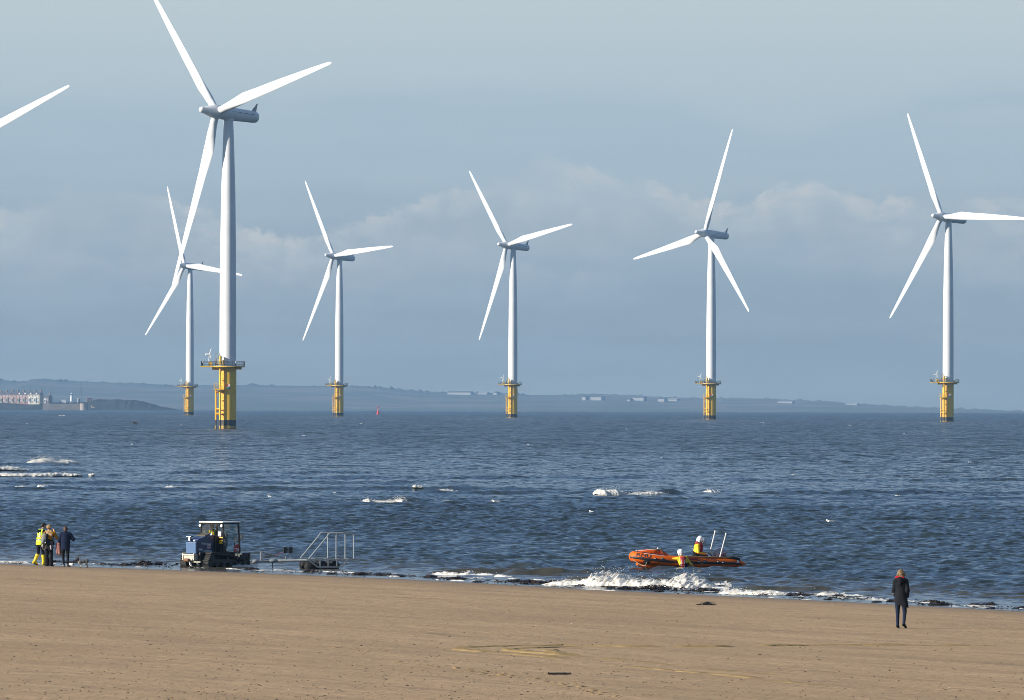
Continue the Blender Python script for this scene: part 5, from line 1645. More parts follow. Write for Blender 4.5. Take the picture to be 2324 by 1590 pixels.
mb = MB().tube([(-.20, -.20, .95), (-.22, -.22, .78), (-.14, -.24, .70), (-.06, -.22, .80), (-.05, -.2, .95)], .012, 6); mb.build('hanging_cord', mat('cord_tan', (.30, .22, .15), .9), rk)
# ---- person in navy sweater holding a pink jacket
pC = sea(148.5, 1289.5)
rootC, q = person('person', (pC.x, pC.y, float(beach_z(pC.x, pC.y))), R(-4), 'person in loose navy sweater and dark leggings holding a dusky pink jacket',
    stand(longtop=1, elL=(-.27, -.02, 1.13), wrL=(-.27, .14, .95), hdL=(.1, .6, -.5), elR=(.33, .03, 1.19), wrR=(.20, .28, 1.20), hdR=(-.5, .8, 0), pnR=(0, 0, -1), curlL=1.0,
          shL=(-.18, 0, 1.40), shR=(.18, 0, 1.40), hipL=(-.095, 0, .91), knL=(-.10, .01, .50), anL=(-.07, -.02, .09), anR=(.10, -.02, .09), toL=(-.07, .13, .035), toR=(.17, .12, .035), head=(0, .02, 1.60), neck=(0, -.01, 1.46)), navy_c, black_c, trainer, scale=.99, thick=1.12)
implicit('hair', [C(q(-.035, 0, .045), q(.01, 0, .05), .092, .088, 0), C(q(-.085, .01, .0), q(-.10, .0, -.045), .05, .042, 0), C(q(-.06, 0, -.05), q(-.06, 0, -.09), .05, .03, 0)], [hair_br], rootC, .009, clips=[(q(.055, 0, 0), q(1, 0, -.3) - q(0, 0, 0))], noise_amp=.008, noise_scale=40)
pr = [C((0, .0, 1.33), (0, -.02, 1.08), .195, .20, 0, flat=((0, 1, 0), .78)), C((0, -.02, 1.06), (0, -.03, .80), .205, .185, 0, flat=((0, 1, 0), .85)), C((-.15, 0, 1.41), (.15, 0, 1.41), .085, .085, 0),
      C((-.18, 0, 1.40), (-.27, -.02, 1.13), .088, .078, 0), C((-.27, -.02, 1.13), (-.27, .11, .99), .075, .06, 0), C((.18, 0, 1.40), (.33, .03, 1.19), .088, .078, 0), C((.33, .03, 1.19), (.22, .24, 1.20), .075, .055, 0), C((0, -.01, 1.46), (0, -.01, 1.50), .075, .068, 0)]
implicit('sweater', pr, [navy_c], rootC, .01, clips=[((0, 0, .74), (0, 0, -1))], noise_amp=.012, noise_scale=9)
jk = empty('jacket', rootC.location, R(-4), 'dusky pink jacket hanging from the left hand of the person in navy', 'jacket')
implicit('cloth', [C((-.28, .12, .98), (-.28, .0, .98), .06, .06, 0), C((-.29, .08, .97), (-.35, .06, .60), .075, .07, 0, k=.01, flat=((0, 1, 0), .7)), C((-.27, .03, .97), (-.25, .0, .56), .07, .055, 0, k=.01), C((-.30, .13, .96), (-.31, .13, .66), .06, .05, 0, k=.01), C((-.24, .06, .75), (-.20, .04, .52), .05, .03, 0, k=.01),
         C((-.36, .10, .96), (-.40, .12, .74), .06, .05, 1, k=.01)], [pinkj, mat('plum_cloth', (.05, .012, .02), .9, bump=.5)], jk, .01, noise_amp=.03, noise_scale=11)
# ---- woman in the dark coat, walking
pD = ground(2044, 1427)
rootD, q = person('person', (pD.x, pD.y, pD.z), R(-12), 'person with blonde hair in long charcoal coat with red hood lining walking towards the sea',
    stand(shL=(-.155, 0, 1.42), shR=(.155, 0, 1.42), elL=(-.195, -.02, 1.14), wrL=(-.16, .08, .98), elR=(.205, -.04, 1.14), wrR=(.18, .06, .97), knL=(-.10, .05, .50), anL=(-.10, .06, .09), toL=(-.10, .22, .035), knR=(.12, .01, .50), anR=(.13, -.20, .14), toR=(.17, -.07, .04), head=(0, .03, 1.63)), coat_m, denim, black_c, scale=.985, thick=1.12)
hair_wind = mat('hair_dark_blonde', (.20, .13, .058), .6, var=.6, scale=22, bump=.9)
implicit('hair', [C(q(-.03, 0, .045), q(.01, 0, .05), .098, .092, 0), C(q(-.05, .02, .0), q(-.06, .05, -.10), .085, .06, 0), C(q(-.03, -.06, .0), q(-.05, -.07, -.08), .06, .04, 0), C(q(-.05, .09, .03), q(-.05, .13, -.04), .035, .015, 0), C(q(-.06, -.08, .0), q(-.08, -.12, -.05), .03, .01, 0), C(q(-.02, .07, .02), q(-.03, .10, -.09), .035, .02, 0), C(q(-.02, -.08, .05), q(-.01, -.115, .01), .03, .012, 0), C(q(-.03, .0, .12), q(-.02, .04, .15), .03, .012, 0)], [hair_wind], rootD, .009,
         clips=[(q(.06, 0, 0), q(1, 0, -.2) - q(0, 0, 0))], noise_amp=.02, noise_scale=38)
pr = [C((0, 0, 1.33), (0, 0, 1.08), .168, .170, 0, flat=((0, 1, 0), .80)), C((0, 0, 1.06), (.02, 0, .62), .178, .20, 0, flat=((0, 1, 0), .85)), C((.06, -.02, 1.0), (.16, -.06, .56), .12, .10, 0), C((-.13, 0, 1.42), (.13, 0, 1.42), .078, .078, 0),
      C((-.155, 0, 1.41), (-.20, -.02, 1.14), .080, .070, 0), C((-.20, -.02, 1.14), (-.165, .07, .97), .068, .060, 0), C((.155, 0, 1.41), (.21, -.04, 1.14), .080, .070, 0), C((.21, -.04, 1.14), (.185, .05, .96), .070, .060, 0)]
implicit('coat', pr, [coat_m], rootD, .010, clips=[((0, 0, .70), (-.32, 0, -1))], noise_amp=.016, noise_scale=8)
implicit('hood', [C((-.10, -.06, 1.47), (.10, -.06, 1.46), .075, .075, 0), C((0, -.10, 1.45), (.0, -.13, 1.33), .10, .05, 0), C((-.12, -.055, 1.525), (.08, -.06, 1.52), .045, .045, 1, k=.01)], [coat_m, redl], rootD, .009)
MB().box((-.215, -.10, 1.04), (.03, .012, .012)).build('toggle', whitep, rootD)
# ---- lifeboat crew
def lifejacket(root, ch, wa, fwd, extra=()):
    ch, wa = A3(*ch), A3(*wa)
    def col(P, ml):
        return np.where((np.abs(P[:, 2] - (wa[2] + .02)) < .022), 1, np.where((np.abs(np.abs(P[:, 0] - ch[0]) - .06) < .014) & (P[:, 2] > wa[2] + .06) & (P[:, 2] < ch[2] + .06), 2, 0)).astype(np.int32)
    return implicit('life_jacket', [C(ch + A3(0, 0, .05), wa, .205, .20, 0, flat=(fwd, .95)), C(ch + A3(-.10, 0, .13), ch + A3(.10, 0, .13), .085, .085, 0)], [ljr, black_c, mat('silver_tape', (.62, .62, .60), .4)], root, .010, col,
                    clips=[(ch + A3(.10, 0, 0), (1, 0, -.12)), (ch + A3(-.10, 0, 0), (-1, 0, -.12)), (wa - A3(0, 0, .06), (0, 0, -1)), (ch + A3(0, 0, .20), (0, 0, 1))] + list(extra))
def helmet(root, q, visor):
    h = implicit('helmet', [C(q(-.03, 0, .055), q(.02, 0, .06), .128, .122, 0), C(q(-.03, -.07, .0), q(-.01, -.075, -.05), .06, .05, 0), C(q(-.03, .07, .0), q(-.01, .075, -.05), .06, .05, 0), C(q(-.08, 0, 0), q(-.07, 0, -.04), .075, .07, 0)], [helmet_m], root, .009, clips=[(q(.075, 0, .0), q(1, 0, -.35) - q(0, 0, 0)), (q(0, 0, -.10), q(0, 0, -1) - q(0, 0, 0))])
    for s in (-1, 1): MB().ell(q(.02, .132 * s, -.03), .018, 8, 6).build('chin_strap_stud', black_c, h, True)
    MB().box(q(-.02, .121, .075), (.012, .05, .03)).build('emblem', redp, h)
    if visor:
        vm = bpy.data.materials.get('visor') or bpy.data.materials.new('visor')
        n_ = nodes_of(vm)
        o_ = n_.nodes.new('ShaderNodeOutputMaterial'); t_ = n_.nodes.new('ShaderNodeBsdfTransparent'); t_.inputs[0].default_value = (.8, .84, .88, 1)
        g_ = n_.nodes.new('ShaderNodeBsdfPrincipled'); g_.inputs['Base Color'].default_value = (.6, .66, .72, 1); g_.inputs['Roughness'].default_value = .12
        m_ = n_.nodes.new('ShaderNodeMixShader'); m_.inputs[0].default_value = .55
        n_.links.new(t_.outputs[0], m_.inputs[1]); n_.links.new(g_.outputs[0], m_.inputs[2]); n_.links.new(m_.outputs[0], o_.inputs[0])
        vs, fs = [], []
        for i in range(9):
            for j in range(7):
                a, e_ = R(-65 + 130 * i / 8), R(62 - 85 * j / 6)
                vs.append(q(.045 + .165 * math.cos(a) * math.cos(e_) * .95, .150 * math.sin(a) * (.55 + .45 * math.cos(e_)), .02 + .16 * math.sin(e_)))
        for i in range(8):
            for j in range(6): fs.append((i * 7 + j, i * 7 + j + 1, (i + 1) * 7 + j + 1, (i + 1) * 7 + j))
        m2 = MB(); m2.add(vs, fs); vo = m2.build('visor', vm, h, True)
        vo.modifiers.new('thickness', 'SOLIDIFY').thickness = .004
    return h
seat_w = BMAT @ Vector((-.70, .06, .30))
rootE, q = person('person', seat_w, R(-86), 'crew member in white helmet and visor sitting in the orange boat by the engine',
    stand(pelvis=(0, 0, .10), waist=(0, .02, .26), chest=(0, .06, .46), neck=(0, .11, .63), head=(0, .17, .76), face=(0, .86, -.5), fwd=(0, 1, -.1), shL=(-.18, .07, .56), shR=(.18, .07, .56), elL=(-.24, .10, .29), elR=(.25, .08, .29), wrL=(-.14, .36, .27), wrR=(.16, .34, .24), hdL=(.3, 1, 0), hdR=(.0, 1, .05), pnL=(.3, 0, -1), pnR=(-.3, 0, -1), curlL=.9, curlR=.9,
          hipL=(-.09, .02, .09), hipR=(.09, .02, .09), knL=(-.14, .42, .14), knR=(.14, .42, .14), anL=(-.14, .46, -.05), anR=(.14, .46, -.05), toL=(-.14, .60, -.09), toR=(.14, .60, -.09)), dry, black_c, black_c, scale=1.08, thick=1.2)
lifejacket(rootE, (0, .10, .46), (0, .08, .27), (0, 1, 0), [((0, .06, .4), (0, -1, 0))]); helmet(rootE, q, True)
implicit('collar', [C((-.06, .05, .66), (.06, .05, .66), .07, .07, 0)], [ljr], rootE, .01)
# man in the water holding the tube
HT = BMAT @ Vector((1.06, .66, .43))
fy = R(6)
off_w = Vector((-.80, .10, .40))                   # left hand relative to the water line under his body
off_r = Matrix.Rotation(fy, 3, 'Z') @ off_w
W0 = Vector((HT.x - off_r.x, HT.y - off_r.y, -.93))
rootF, q = person('person', W0, fy, 'crew member in white helmet and yellow drysuit standing waist deep in the water',
    stand(pelvis=(0, 0, .95), chest=(-.05, .05, 1.27), neck=(-.10, .07, 1.46), head=(-.13, .11, 1.59), face=(-.45, .9, -.15), shL=(-.24, .06, 1.37), shR=(.11, .05, 1.40), elL=(-.45, .10, 1.36), wrL=(-.70, .12, 1.345), hdL=(-1, .05, .0), pnL=(0, .3, -1), curlL=.9,
          elR=(.32, .05, 1.12), wrR=(.24, .25, 1.02), curlR=.6), dry, black_c, black_c, scale=1.0, thick=1.26)
lifejacket(rootF, (-.045, .04, 1.27), (-.015, .02, 1.09), (0, 1, 0)); helmet(rootF, q, False)
implicit('cuff', [C((-.60, .115, 1.35), (-.66, .12, 1.347), .045, .042, 0)], [black_c], rootF, .009)
# tractor driver
sd_ = Matrix.Translation(TL) @ Matrix.Rotation(PHI, 4, 'Z') @ Vector((.38, -.58, 1.0))
rootG, q = person('person', sd_, PHI + R(6), 'driver in hi-vis vest seated behind the windscreen of the tractor cab',
    stand(pelvis=(0, 0, .10), waist=(0, .0, .26), chest=(0, .03, .45), neck=(0, .06, .61), head=(0, .09, .74), face=(0, 1, -.1), shL=(-.17, .03, .54), shR=(.17, .03, .54), elL=(-.24, .12, .30), elR=(.24, .12, .30), wrL=(-.15, .32, .36), wrR=(.15, .32, .36), hdL=(.2, 1, .1), hdR=(-.2, 1, .1), pnL=(.3, 0, -1), pnR=(-.3, 0, -1), curlL=1.0, curlR=1.0,
          hipL=(-.09, .02, .09), hipR=(.09, .02, .09), knL=(-.12, .38, .10), knR=(.12, .38, .10), anL=(-.12, .42, -.16), anR=(.12, .42, -.16), toL=(-.12, .52, -.20), toR=(.12, .52, -.20)), black_c, black_c, black_c, scale=.93)
implicit('hair', [C(q(-.035, 0, .045), q(.01, 0, .055), .088, .084, 0)], [hair_br], rootG, .01, clips=[(q(.05, 0, 0), q(1, 0, -.3) - q(0, 0, 0))])
implicit('hi_vis_vest', [C((0, .03, .50), (0, .0, .22), .178, .178, 0, flat=((0, 1, 0), .80)), C((-.13, .03, .55), (.13, .03, .55), .072, .072, 0)], [hiv, mat('vest_orange', (.8, .22, .04), .7)], rootG, .010, lambda P, ml: ((np.abs(P[:, 2] - .36) < .025) | (np.abs(np.abs(P[:, 0]) - .09) < .022)).astype(np.int32), clips=[((0, 0, .16), (0, 0, -1)), ((0, .05, .60), (0, .2, 1))])

# ================================================================== DOG
pd_ = sea(187.7, 1291.3)
dg = empty('dog', (pd_.x, pd_.y, float(beach_z(pd_.x, pd_.y))), R(98), 'small bat eared dog in a grey coat standing on the sand facing left', 'dog')
dk = mat('dog_fur_dark', (.035, .028, .024), .85, var=.5, scale=16, bump=.5)
gf = mat('dog_fur_brindle', (.11, .10, .095), .85, var=.5, scale=16, bump=.5)
dw = mat('dog_chest_white', (.45, .42, .38), .85)
pr = [C((0, .10, .265), (0, -.02, .265), .092, .085, 0), C((0, -.02, .268), (0, -.16, .275), .080, .082, 0), C((0, .13, .28), (0, .20, .33), .065, .058, 1), C((0, .21, .345), (0, .235, .345), .066, .062, 1), C((0, .27, .325), (0, .30, .318), .040, .034, 1, k=.015), C((0, .325, .33), (0, .33, .33), .012, .012, 4, k=.004),
      C((0, .165, .25), (0, .15, .20), .05, .035, 2, k=.02), C((0, -.235, .29), (0, -.27, .27), .02, .012, 0, k=.01)]
for s in (-1, 1):
    pr += [C((s * .042, .205, .395), (s * .058, .20, .455), .024, .009, 1, k=.008, flat=((0, 1, 0), .5)), C((s * .028, .285, .352), (s * .029, .287, .352), .009, .009, 3, k=.001),
           C((s * .055, .10, .22), (s * .06, .085, .12), .040, .024, 0, k=.02), C((s * .06, .085, .12), (s * .06, .10, .03), .022, .019, 2 if s < 0 else 0, k=.01), C((s * .06, .105, .02), (s * .06, .125, .018), .022, .018, 0, k=.01),
           C((s * .05, -.17, .24), (s * .06, -.145, .15), .055, .032, 0, k=.02), C((s * .06, -.145, .15), (s * .06, -.205, .095), .028, .020, 0, k=.01), C((s * .06, -.205, .095), (s * .06, -.19, .025), .019, .018, 0, k=.008), C((s * .06, -.185, .02), (s * .06, -.16, .017), .021, .017, 0, k=.01)]
implicit('body', pr, [gf, dk, dw, eye_m, hair_b], dg, .007)
implicit('coat', [C((0, .10, .272), (0, -.02, .270), .102, .096, 0), C((0, -.02, .272), (0, -.165, .280), .090, .092, 0)], [mat('dog_coat_grey', (.14, .155, .165), .9, var=.2, scale=20, bump=.4)], dg, .008, clips=[((0, 0, .215), (0, 0, -1)), ((0, .16, 0), (0, 1, 0))])
MB().tube([(.066 * math.cos(a), .155 + .03 * math.sin(a), .305 + .055 * math.sin(a)) for a in np.linspace(0, 2 * PI, 17)[:-1]], .011, 6, closed=True).build('collar', mat('collar_maroon', (.20, .03, .04), .7), dg, True)
# ================================================================== FOAM
def foam_mat():
    m = bpy.data.materials.new('sea_foam')
    global nt, WL
    nt = nodes_of(m); WL = nt.links
    out = N('ShaderNodeOutputMaterial'); b = N('ShaderNodeBsdfPrincipled'); WL.new(b.outputs[0], out.inputs[0])
    geo = N('ShaderNodeNewGeometry'); s = N('ShaderNodeSeparateXYZ'); WL.new(geo.outputs['Position'], s.inputs[0])
    n = NOISE(s.outputs[0], s.outputs[2], 9, 13, 6, .7, 1.0)
    c = MIX(MR(n, .40, .62), (.52, .48, .40), (.86, .85, .82))
    WL.new(c, b.inputs['Base Color']); b.inputs['Roughness'].default_value = .85
    b.inputs['Subsurface Weight'].default_value = .0
    return m
foam = foam_mat()
def breaker(label, px0, px1, py, h, peaks=(), drop=80, depth=.35, seed=0, slope=0.0, gaps=0.0, name='breaking_wave'):
    """ragged white crest: a lumpy ridge with flung spray above it; px0..px1 and py give the foot of the crest"""
    r_ = np.random.default_rng(100 + seed)
    a, b_ = sea(px0, py), sea(px1, py + slope)
    L_ = (b_ - a).length
    dirv = (b_ - a).normalized(); nrm = Vector((-dirv.y, dirv.x, 0))
    o_ = a.lerp(b_, .5); drop = int(drop * 4); h = h * .85
    res_ = max(.035, o_.y * .00011)
    nu = int(min(260, max(24, L_ / res_))); nv = 12
    uu = np.linspace(0, 1, nu)
    env = np.clip(np.minimum(uu, 1 - uu) / .12, 0, 1) ** .6 * (.62 + .3 * vnoise(uu * L_ * .9, uu * 0 + seed * 3.1, seed) + (.4 if o_.y < 450 else .22) * vnoise(uu * L_ * (3.1 if o_.y < 450 else 1.9), uu * 0 + 7 + seed, seed + 1))
    for (c, w, k) in peaks: env = env + k * np.exp(-((uu - c) / w) ** 2)
    if gaps: env = env * np.clip((vnoise(uu * L_ * .55, uu * 0 + 40 + seed, 3) - gaps) * 5, 0.02, 1)
    wig = depth * 2.0 * fbm(uu * L_ * .25, uu * 0 + seed, 3, 4)
    Vv = np.zeros((nu, nv, 3))
    for j in range(nv):
        ph = PI * j / (nv - 1)
        rgh = fbm(uu * L_ * 4.0, uu * 0 + j * .8 + seed, 4, 6, .7)
        rg2 = fbm(uu * L_ * 5.5, uu * 0 + j * .9 + seed, 4, 16, .7)
        sz = math.sin(ph) ** .8
        off_ = wig - depth * 1.3 * math.cos(ph) * (.35 + .65 * env) + depth * .7 * rgh
        zz = h * env * sz * (1 + (1.9 if o_.y < 450 else 1.3) * rg2) - .04 * (1 - sz)
        Vv[:, j, 0] = (uu - .5) * L_ * dirv.x + nrm.x * off_
        Vv[:, j, 1] = (uu - .5) * L_ * dirv.y + nrm.y * off_
        Vv[:, j, 2] = zz
    base_z = min(sea_h(o_.x, o_.y), sea_h(o_.x, o_.y - depth)) - .02
    # lie on the built water: foam drapes over the crest and down its face
    for i in range(nu):
        for j in range(nv):
            Vv[i, j, 2] += sea_h(o_.x + Vv[i, j, 0], o_.y + Vv[i, j, 1]) - base_z
    F_ = grid_faces(nu, nv)
    VV = Vv.reshape(-1, 3)
    # spray: small flung drops and rags
    octv = np.array([(1, 0, 0), (-1, 0, 0), (0, 1, 0), (0, -1, 0), (0, 0, 1), (0, 0, -1)], float)
    octf = np.array([(0, 2, 4), (2, 1, 4), (1, 3, 4), (3, 0, 4), (2, 0, 5), (1, 2, 5), (3, 1, 5), (0, 3, 5)])
    Tv, Tf = [VV], [np.concatenate([F_[:, [0, 1, 2]], F_[:, [0, 2, 3]]])]
    n0 = len(VV)
    pw = env / env.sum()
    sc_ = max(1.0, o_.y / 320)
    for k in range(drop):
        i = r_.choice(nu, p=pw)
        hh = r_.exponential(.42) + .05
        p = np.array([(uu[i] - .5) * L_ * dirv.x, (uu[i] - .5) * L_ * dirv.y, 0]) + np.array([r_.normal(0, .10) * (1 + hh), wig[i] + r_.normal(0, depth * .5), Vv[i, 6, 2] * 0 + h * env[i] * (.45 + hh)])
        p[2] += Vv[i, 0, 2]
        s_ = r_.uniform(.006, .022) * sc_ / (1 + .4 * hh)
        st_ = np.array([s_ * r_.uniform(.7, 1.6), s_, s_ * r_.uniform(.7, 1.7)])
        Tv.append(octv * st_ + p); Tf.append(octf + n0); n0 += 6
    o = np_mesh(name, np.concatenate(Tv), np.concatenate(Tf), foam, None, True)
    o.location = (o_.x, o_.y, base_z)
    return tag(o, label, 'breaking wave' if name == 'breaking_wave' else 'splash', 'white breaking waves' if name == 'breaking_wave' else None)
breaker('largest white breaking wave, curling in front of the orange boat', 1236, 1622, 1328, .20, ((.40, .10, 1.3), (.33, .05, .7), (.86, .09, 1.5), (.80, .03, .5), (.62, .2, .5)), 420, .42, 1, 6)
breaker('white wave rushing up the beach right of the largest breaker', 1632, 1905, 1347, .10, ((.15, .12, .9), (.86, .09, .9), (.4, .1, .5)), 120, .30, 2, 6, .2)
breaker('low foam line breaking left of the largest breaker', 978, 1125, 1305, .09, ((.3, .1, .5), (.6, .05, .9)), 60, .22, 3, 2)
breaker('small foam curl just right of the low foam line', 1124, 1160, 1309, .06, (), 14, .15, 4, 2)
breaker('white crest breaking offshore above the orange boat', 1356, 1518, 1125.5, .23, ((.06, .05, .9), (.2, .1, .7), (.5, .2, .3)), 240, .45, 5, -1)
breaker('white splashing crest in the middle distance left of the crest above the boat', 820, 932, 1141.5, .17, ((.12, .10, .9), (.80, .08, 1.1)), 260, .35, 6, 0)
breaker('small splash at the right end of the offshore bar', 1598, 1628, 1120, .11, ((.45, .15, .9), (.75, .08, .6)), 70, .25, 7)
breaker('tiny broken crest left of the white crest above the boat', 988, 1032, 1116, .17, ((.5, .2, .4),), 40, .3, 8, 0)
breaker('faint broken crest near the centre of the sea', 935, 960, 1114, .15, (), 12, .25, 9)
breaker('small white crest under the middle turbine', 1216, 1236, 1117, .16, (), 10, .22, 10)
breaker('broad bright breaking wave at far left, highest of the left breakers', 58, 164, 1056, .42, ((.34, .2, .7),), 260, .8, 11, -2)
breaker('short white wave touching the left edge', -40, 68, 1070, .24, ((.6, .2, .3),), 50, .7, 12)
breaker('long thin white wave reaching in from the left edge', -40, 186, 1083, .24, (), 110, .6, 13, 0)
breaker('tiny foam fleck right of the long thin wave', 202, 214, 1083, .16, (), 8, .3, 17)
breaker('small white crest low at the left edge', 8, 60, 1106, .24, (), 22, .4, 14, 0, .2)
breaker('small white crest above the people at the left', 86, 102, 1106, .20, (), 10, .35, 15)
breaker('short white crest above and left of the tractor', 372, 412, 1109, .22, ((.5, .2, .4),), 24, .35, 16)
# churned water round the tracks and along the shore
breaker('churned brown and white water round the tractor tracks', 468, 585, 1286.5, .07, ((.2, .08, .7), (.6, .1, .5)), 120, .22, 20, 1, .1, 'water_splash')
r_ = np.random.default_rng(77)
def swash(name, lab, segs, kind='stuff'):
    """thin broken foam lines and flecks left by the wash"""
    Vs, Fs, n0 = [], [], 0
    for (x0, y0, x1, y1, wd, ht) in segs:
        a, b_ = sea(x0, y0), sea(x1, y1)
        L_ = (b_ - a).length; nu = max(10, int(L_ / .06))
        uu = np.linspace(0, 1, nu); nv = 7
        sd = r_.uniform(0, 90)
        cx = a.x + (b_.x - a.x) * uu; cy = a.y + (b_.y - a.y) * uu + .9 * fbm(uu * L_ * .5, uu * 0 + sd, 3, 2)
        en = np.clip((vnoise(uu * L_ * 1.1, uu * 0 + sd, 5) - .30) * 3, 0, 1) * np.clip(np.minimum(uu, 1 - uu) / .06, 0, 1)
        for j in range(nv):
            t = j / (nv - 1)
            q = fbm(uu * L_ * 6, uu * 0 + j + sd, 3, 8, .7)
            y = cy + (t - .5) * wd * (.3 + en) + wd * .3 * q
            z = np.maximum(np.array([sea_h(p_, s_) for p_, s_ in zip(cx, y)]), beach_z(cx, y)) - .012 + (ht * 1.4 + .012) * math.sin(PI * t) * en * (1 + 1.2 * q)
            Vs.append(np.stack([cx, y, z], -1))
        base = n0
        idx = grid_faces(nv, nu) + base
        Fs.append(idx); n0 += nv * nu
    o = np_mesh(name, np.concatenate(Vs), np.concatenate(Fs), foam, None, True)
    if o.data.polygons[0].normal.z < 0: o.data.flip_normals()
    return tag(o, lab, 'foam', kind=kind)
segs = [(-30, 1277, 70, 1279, .7, .05), (40, 1279, 130, 1281, .6, .04), (105, 1280, 170, 1283, .6, .05), (255, 1280, 300, 1280.5, .5, .09), (300, 1287, 400, 1290, .4, .02), (420, 1288, 470, 1289, .6, .05), (500, 1291, 580, 1294, .5, .02), (560, 1294, 700, 1298, .3, .012),
        (620, 1293, 690, 1295, .4, .02), (700, 1297, 830, 1301, .4, .02), (820, 1300, 905, 1303, .4, .02), (880, 1308, 990, 1314, .3, .02), (985, 1316, 1100, 1321, .3, .02), (1150, 1314, 1250, 1317, .5, .02), (1230, 1325, 1330, 1331, .4, .02), (1540, 1331, 1660, 1338, .9, .03), (1440, 1333, 1620, 1339, .8, .02), (1880, 1350, 1960, 1354, .9, .03),
        (1910, 1356, 2010, 1361, .9, .015), (1960, 1362, 2040, 1365, .6, .015), (2050, 1366, 2120, 1370, .5, .01), (2150, 1376, 2260, 1380, .5, .012), (2240, 1372, 2330, 1376, .6, .012), (1650, 1350, 1720, 1354, .4, .01), (1740, 1356, 1860, 1363, .4, .012), (1940, 1366, 2010, 1369, .35, .015), (1310, 1338, 1400, 1343, .3, .012)]
swash('foam', 'thin broken lines of white foam along the water edge', segs)
def lace(label, x0, x1, ytop, ybot, thr, seed, res_=.045):
    """thin torn sheet of foam lying on the wash: a fine sheet with holes where the water shows"""
    a, b_ = sea(x0, ytop(x0)), sea(x1, ytop(x1))
    L_ = abs(b_.x - a.x); nu = int(L_ / res_)
    pxl = np.linspace(x0, x1, nu)
    far = [sea(p, ytop(p)) for p in pxl]; near = [sea(p, ybot(p)) for p in pxl]
    nv = 34
    P_ = np.zeros((nv, nu, 3))
    for j in range(nv):
        t = j / (nv - 1)
        for i in range(nu):
            q = far[i].lerp(near[i], t)
            P_[j, i] = (q.x, q.y, max(sea_h(q.x, q.y), float(beach_h(q.x, q.y))) + .012)
    dn = fbm(P_[..., 0] * 1.6 + seed, P_[..., 1] * .8, 5, seed, .62) + .55 * (.5 - np.abs(np.linspace(-.5, .5, nv))[:, None] * 1.3) * 1.0
    cell = np.abs(fbm(P_[..., 0] * 3.5 + seed, P_[..., 1] * 1.8, 3, seed + 40))
    dn = dn - .9 * np.clip(cell - .06, 0, 1)
    Fq = grid_faces(nv, nu)
    keep = dn.ravel()[Fq].mean(1) > thr
    Fq = Fq[keep]
    us, inv = np.unique(Fq, return_inverse=True)
    P2 = P_.reshape(-1, 3)[us]; P2[:, 2] += .02 * rng.random(len(P2))
    o = np_mesh('foam', P2, inv.reshape(-1, 4), foam, None, True)
    if o.data.polygons[0].normal.z < 0: o.data.flip_normals()
    return tag(o, label, 'foam', kind='stuff')
shore_y = lambda p: float(np.interp(p, [-40, 0, 210, 520, 916, 1198, 1551, 1974, 2324, 2380], [1279, 1281, 1286, 1296, 1312, 1329, 1347, 1366, 1389, 1393]))
lace('torn foam sheet spilling in front of the largest breaker', 1240, 1660, lambda p: 1319 + (p - 1240) * .012, lambda p: 1334 + (p - 1240) * .016, .10, 3)
lace('torn foam sheet washing up under the rushing wave', 1560, 1960, lambda p: 1333 + (p - 1560) * .034, lambda p: shore_y(p) - 1.5, .16, 7)
lace('torn foam film near the walking person', 1900, 2110, lambda p: 1352 + (p - 1900) * .05, lambda p: shore_y(p) - 1.0, .24, 9)
lace('torn foam film at the right end of the wash', 2120, 2340, lambda p: 1367 + (p - 2120) * .06, lambda p: shore_y(p) - 1.0, .30, 10)
lace('thin foam film between the trailer and the low foam line', 740, 1140, lambda p: 1298 + (p - 740) * .028, lambda p: shore_y(p) - 1.0, .30, 12)
lace('thin foam film round the tractor', 440, 740, lambda p: 1288 + (p - 440) * .02, lambda p: shore_y(p) - .5, .27, 14)
lace('thin foam film behind the standing people', -20, 300, lambda p: 1275 + p * .01, lambda p: shore_y(p), .27, 15)
# scattered whitecaps far out
caps = [(140, 944.5, 14, .4), (413, 966, 5, .3), (60, 962, 5, .25), (690, 990, 6, .2), (820, 962, 6, .25), (1730, 960, 7, .3), (1930, 967, 8, .3), (2050, 985, 6, .25), (2040, 1127, 14, .12), (2100, 1127, 10, .10), (1640, 1132, 10, .08), (1010, 1137, 14, .06), (760, 1120, 8, .08), (560, 1074, 8, .1), (1500, 1040, 6, .1), (1800, 1080, 8, .12), (1200, 1010, 6, .15), (300, 1010, 6, .2), (1420, 975, 6, .2), (2200, 1050, 7, .12)]
Vs, Fs, n0 = [], [], 0
for (px, py, w, h) in caps:
    g = sea(px, py); s_ = g.y / F; W_ = w * s_
    for k in range(max(3, int(w / 2))):
        x = g.x + r_.uniform(-.5, .5) * W_; rad = W_ * r_.uniform(.10, .22)
        c_ = np.array([x, g.y + r_.normal(0, .3), max(sea_h(x, g.y), g.z) + h * .2])
        nn_ = 8
        ring = [(c_ + np.array([rad * math.cos(2 * PI * i / nn_), .5 * rad * math.sin(2 * PI * i / nn_), 0]) * r_.uniform(.7, 1.2)) for i in range(nn_)]
        Vs += [c_ + np.array([0, 0, h * r_.uniform(.4, .9)])] + ring
        Fs += [(n0, n0 + 1 + i, n0 + 1 + (i + 1) % nn_) for i in range(nn_)]
        n0 += nn_ + 1
tag(np_mesh('whitecaps', np.array(Vs), np.array(Fs), foam), 'tiny white flecks of broken crests scattered over the far sea', 'whitecaps', kind='stuff')

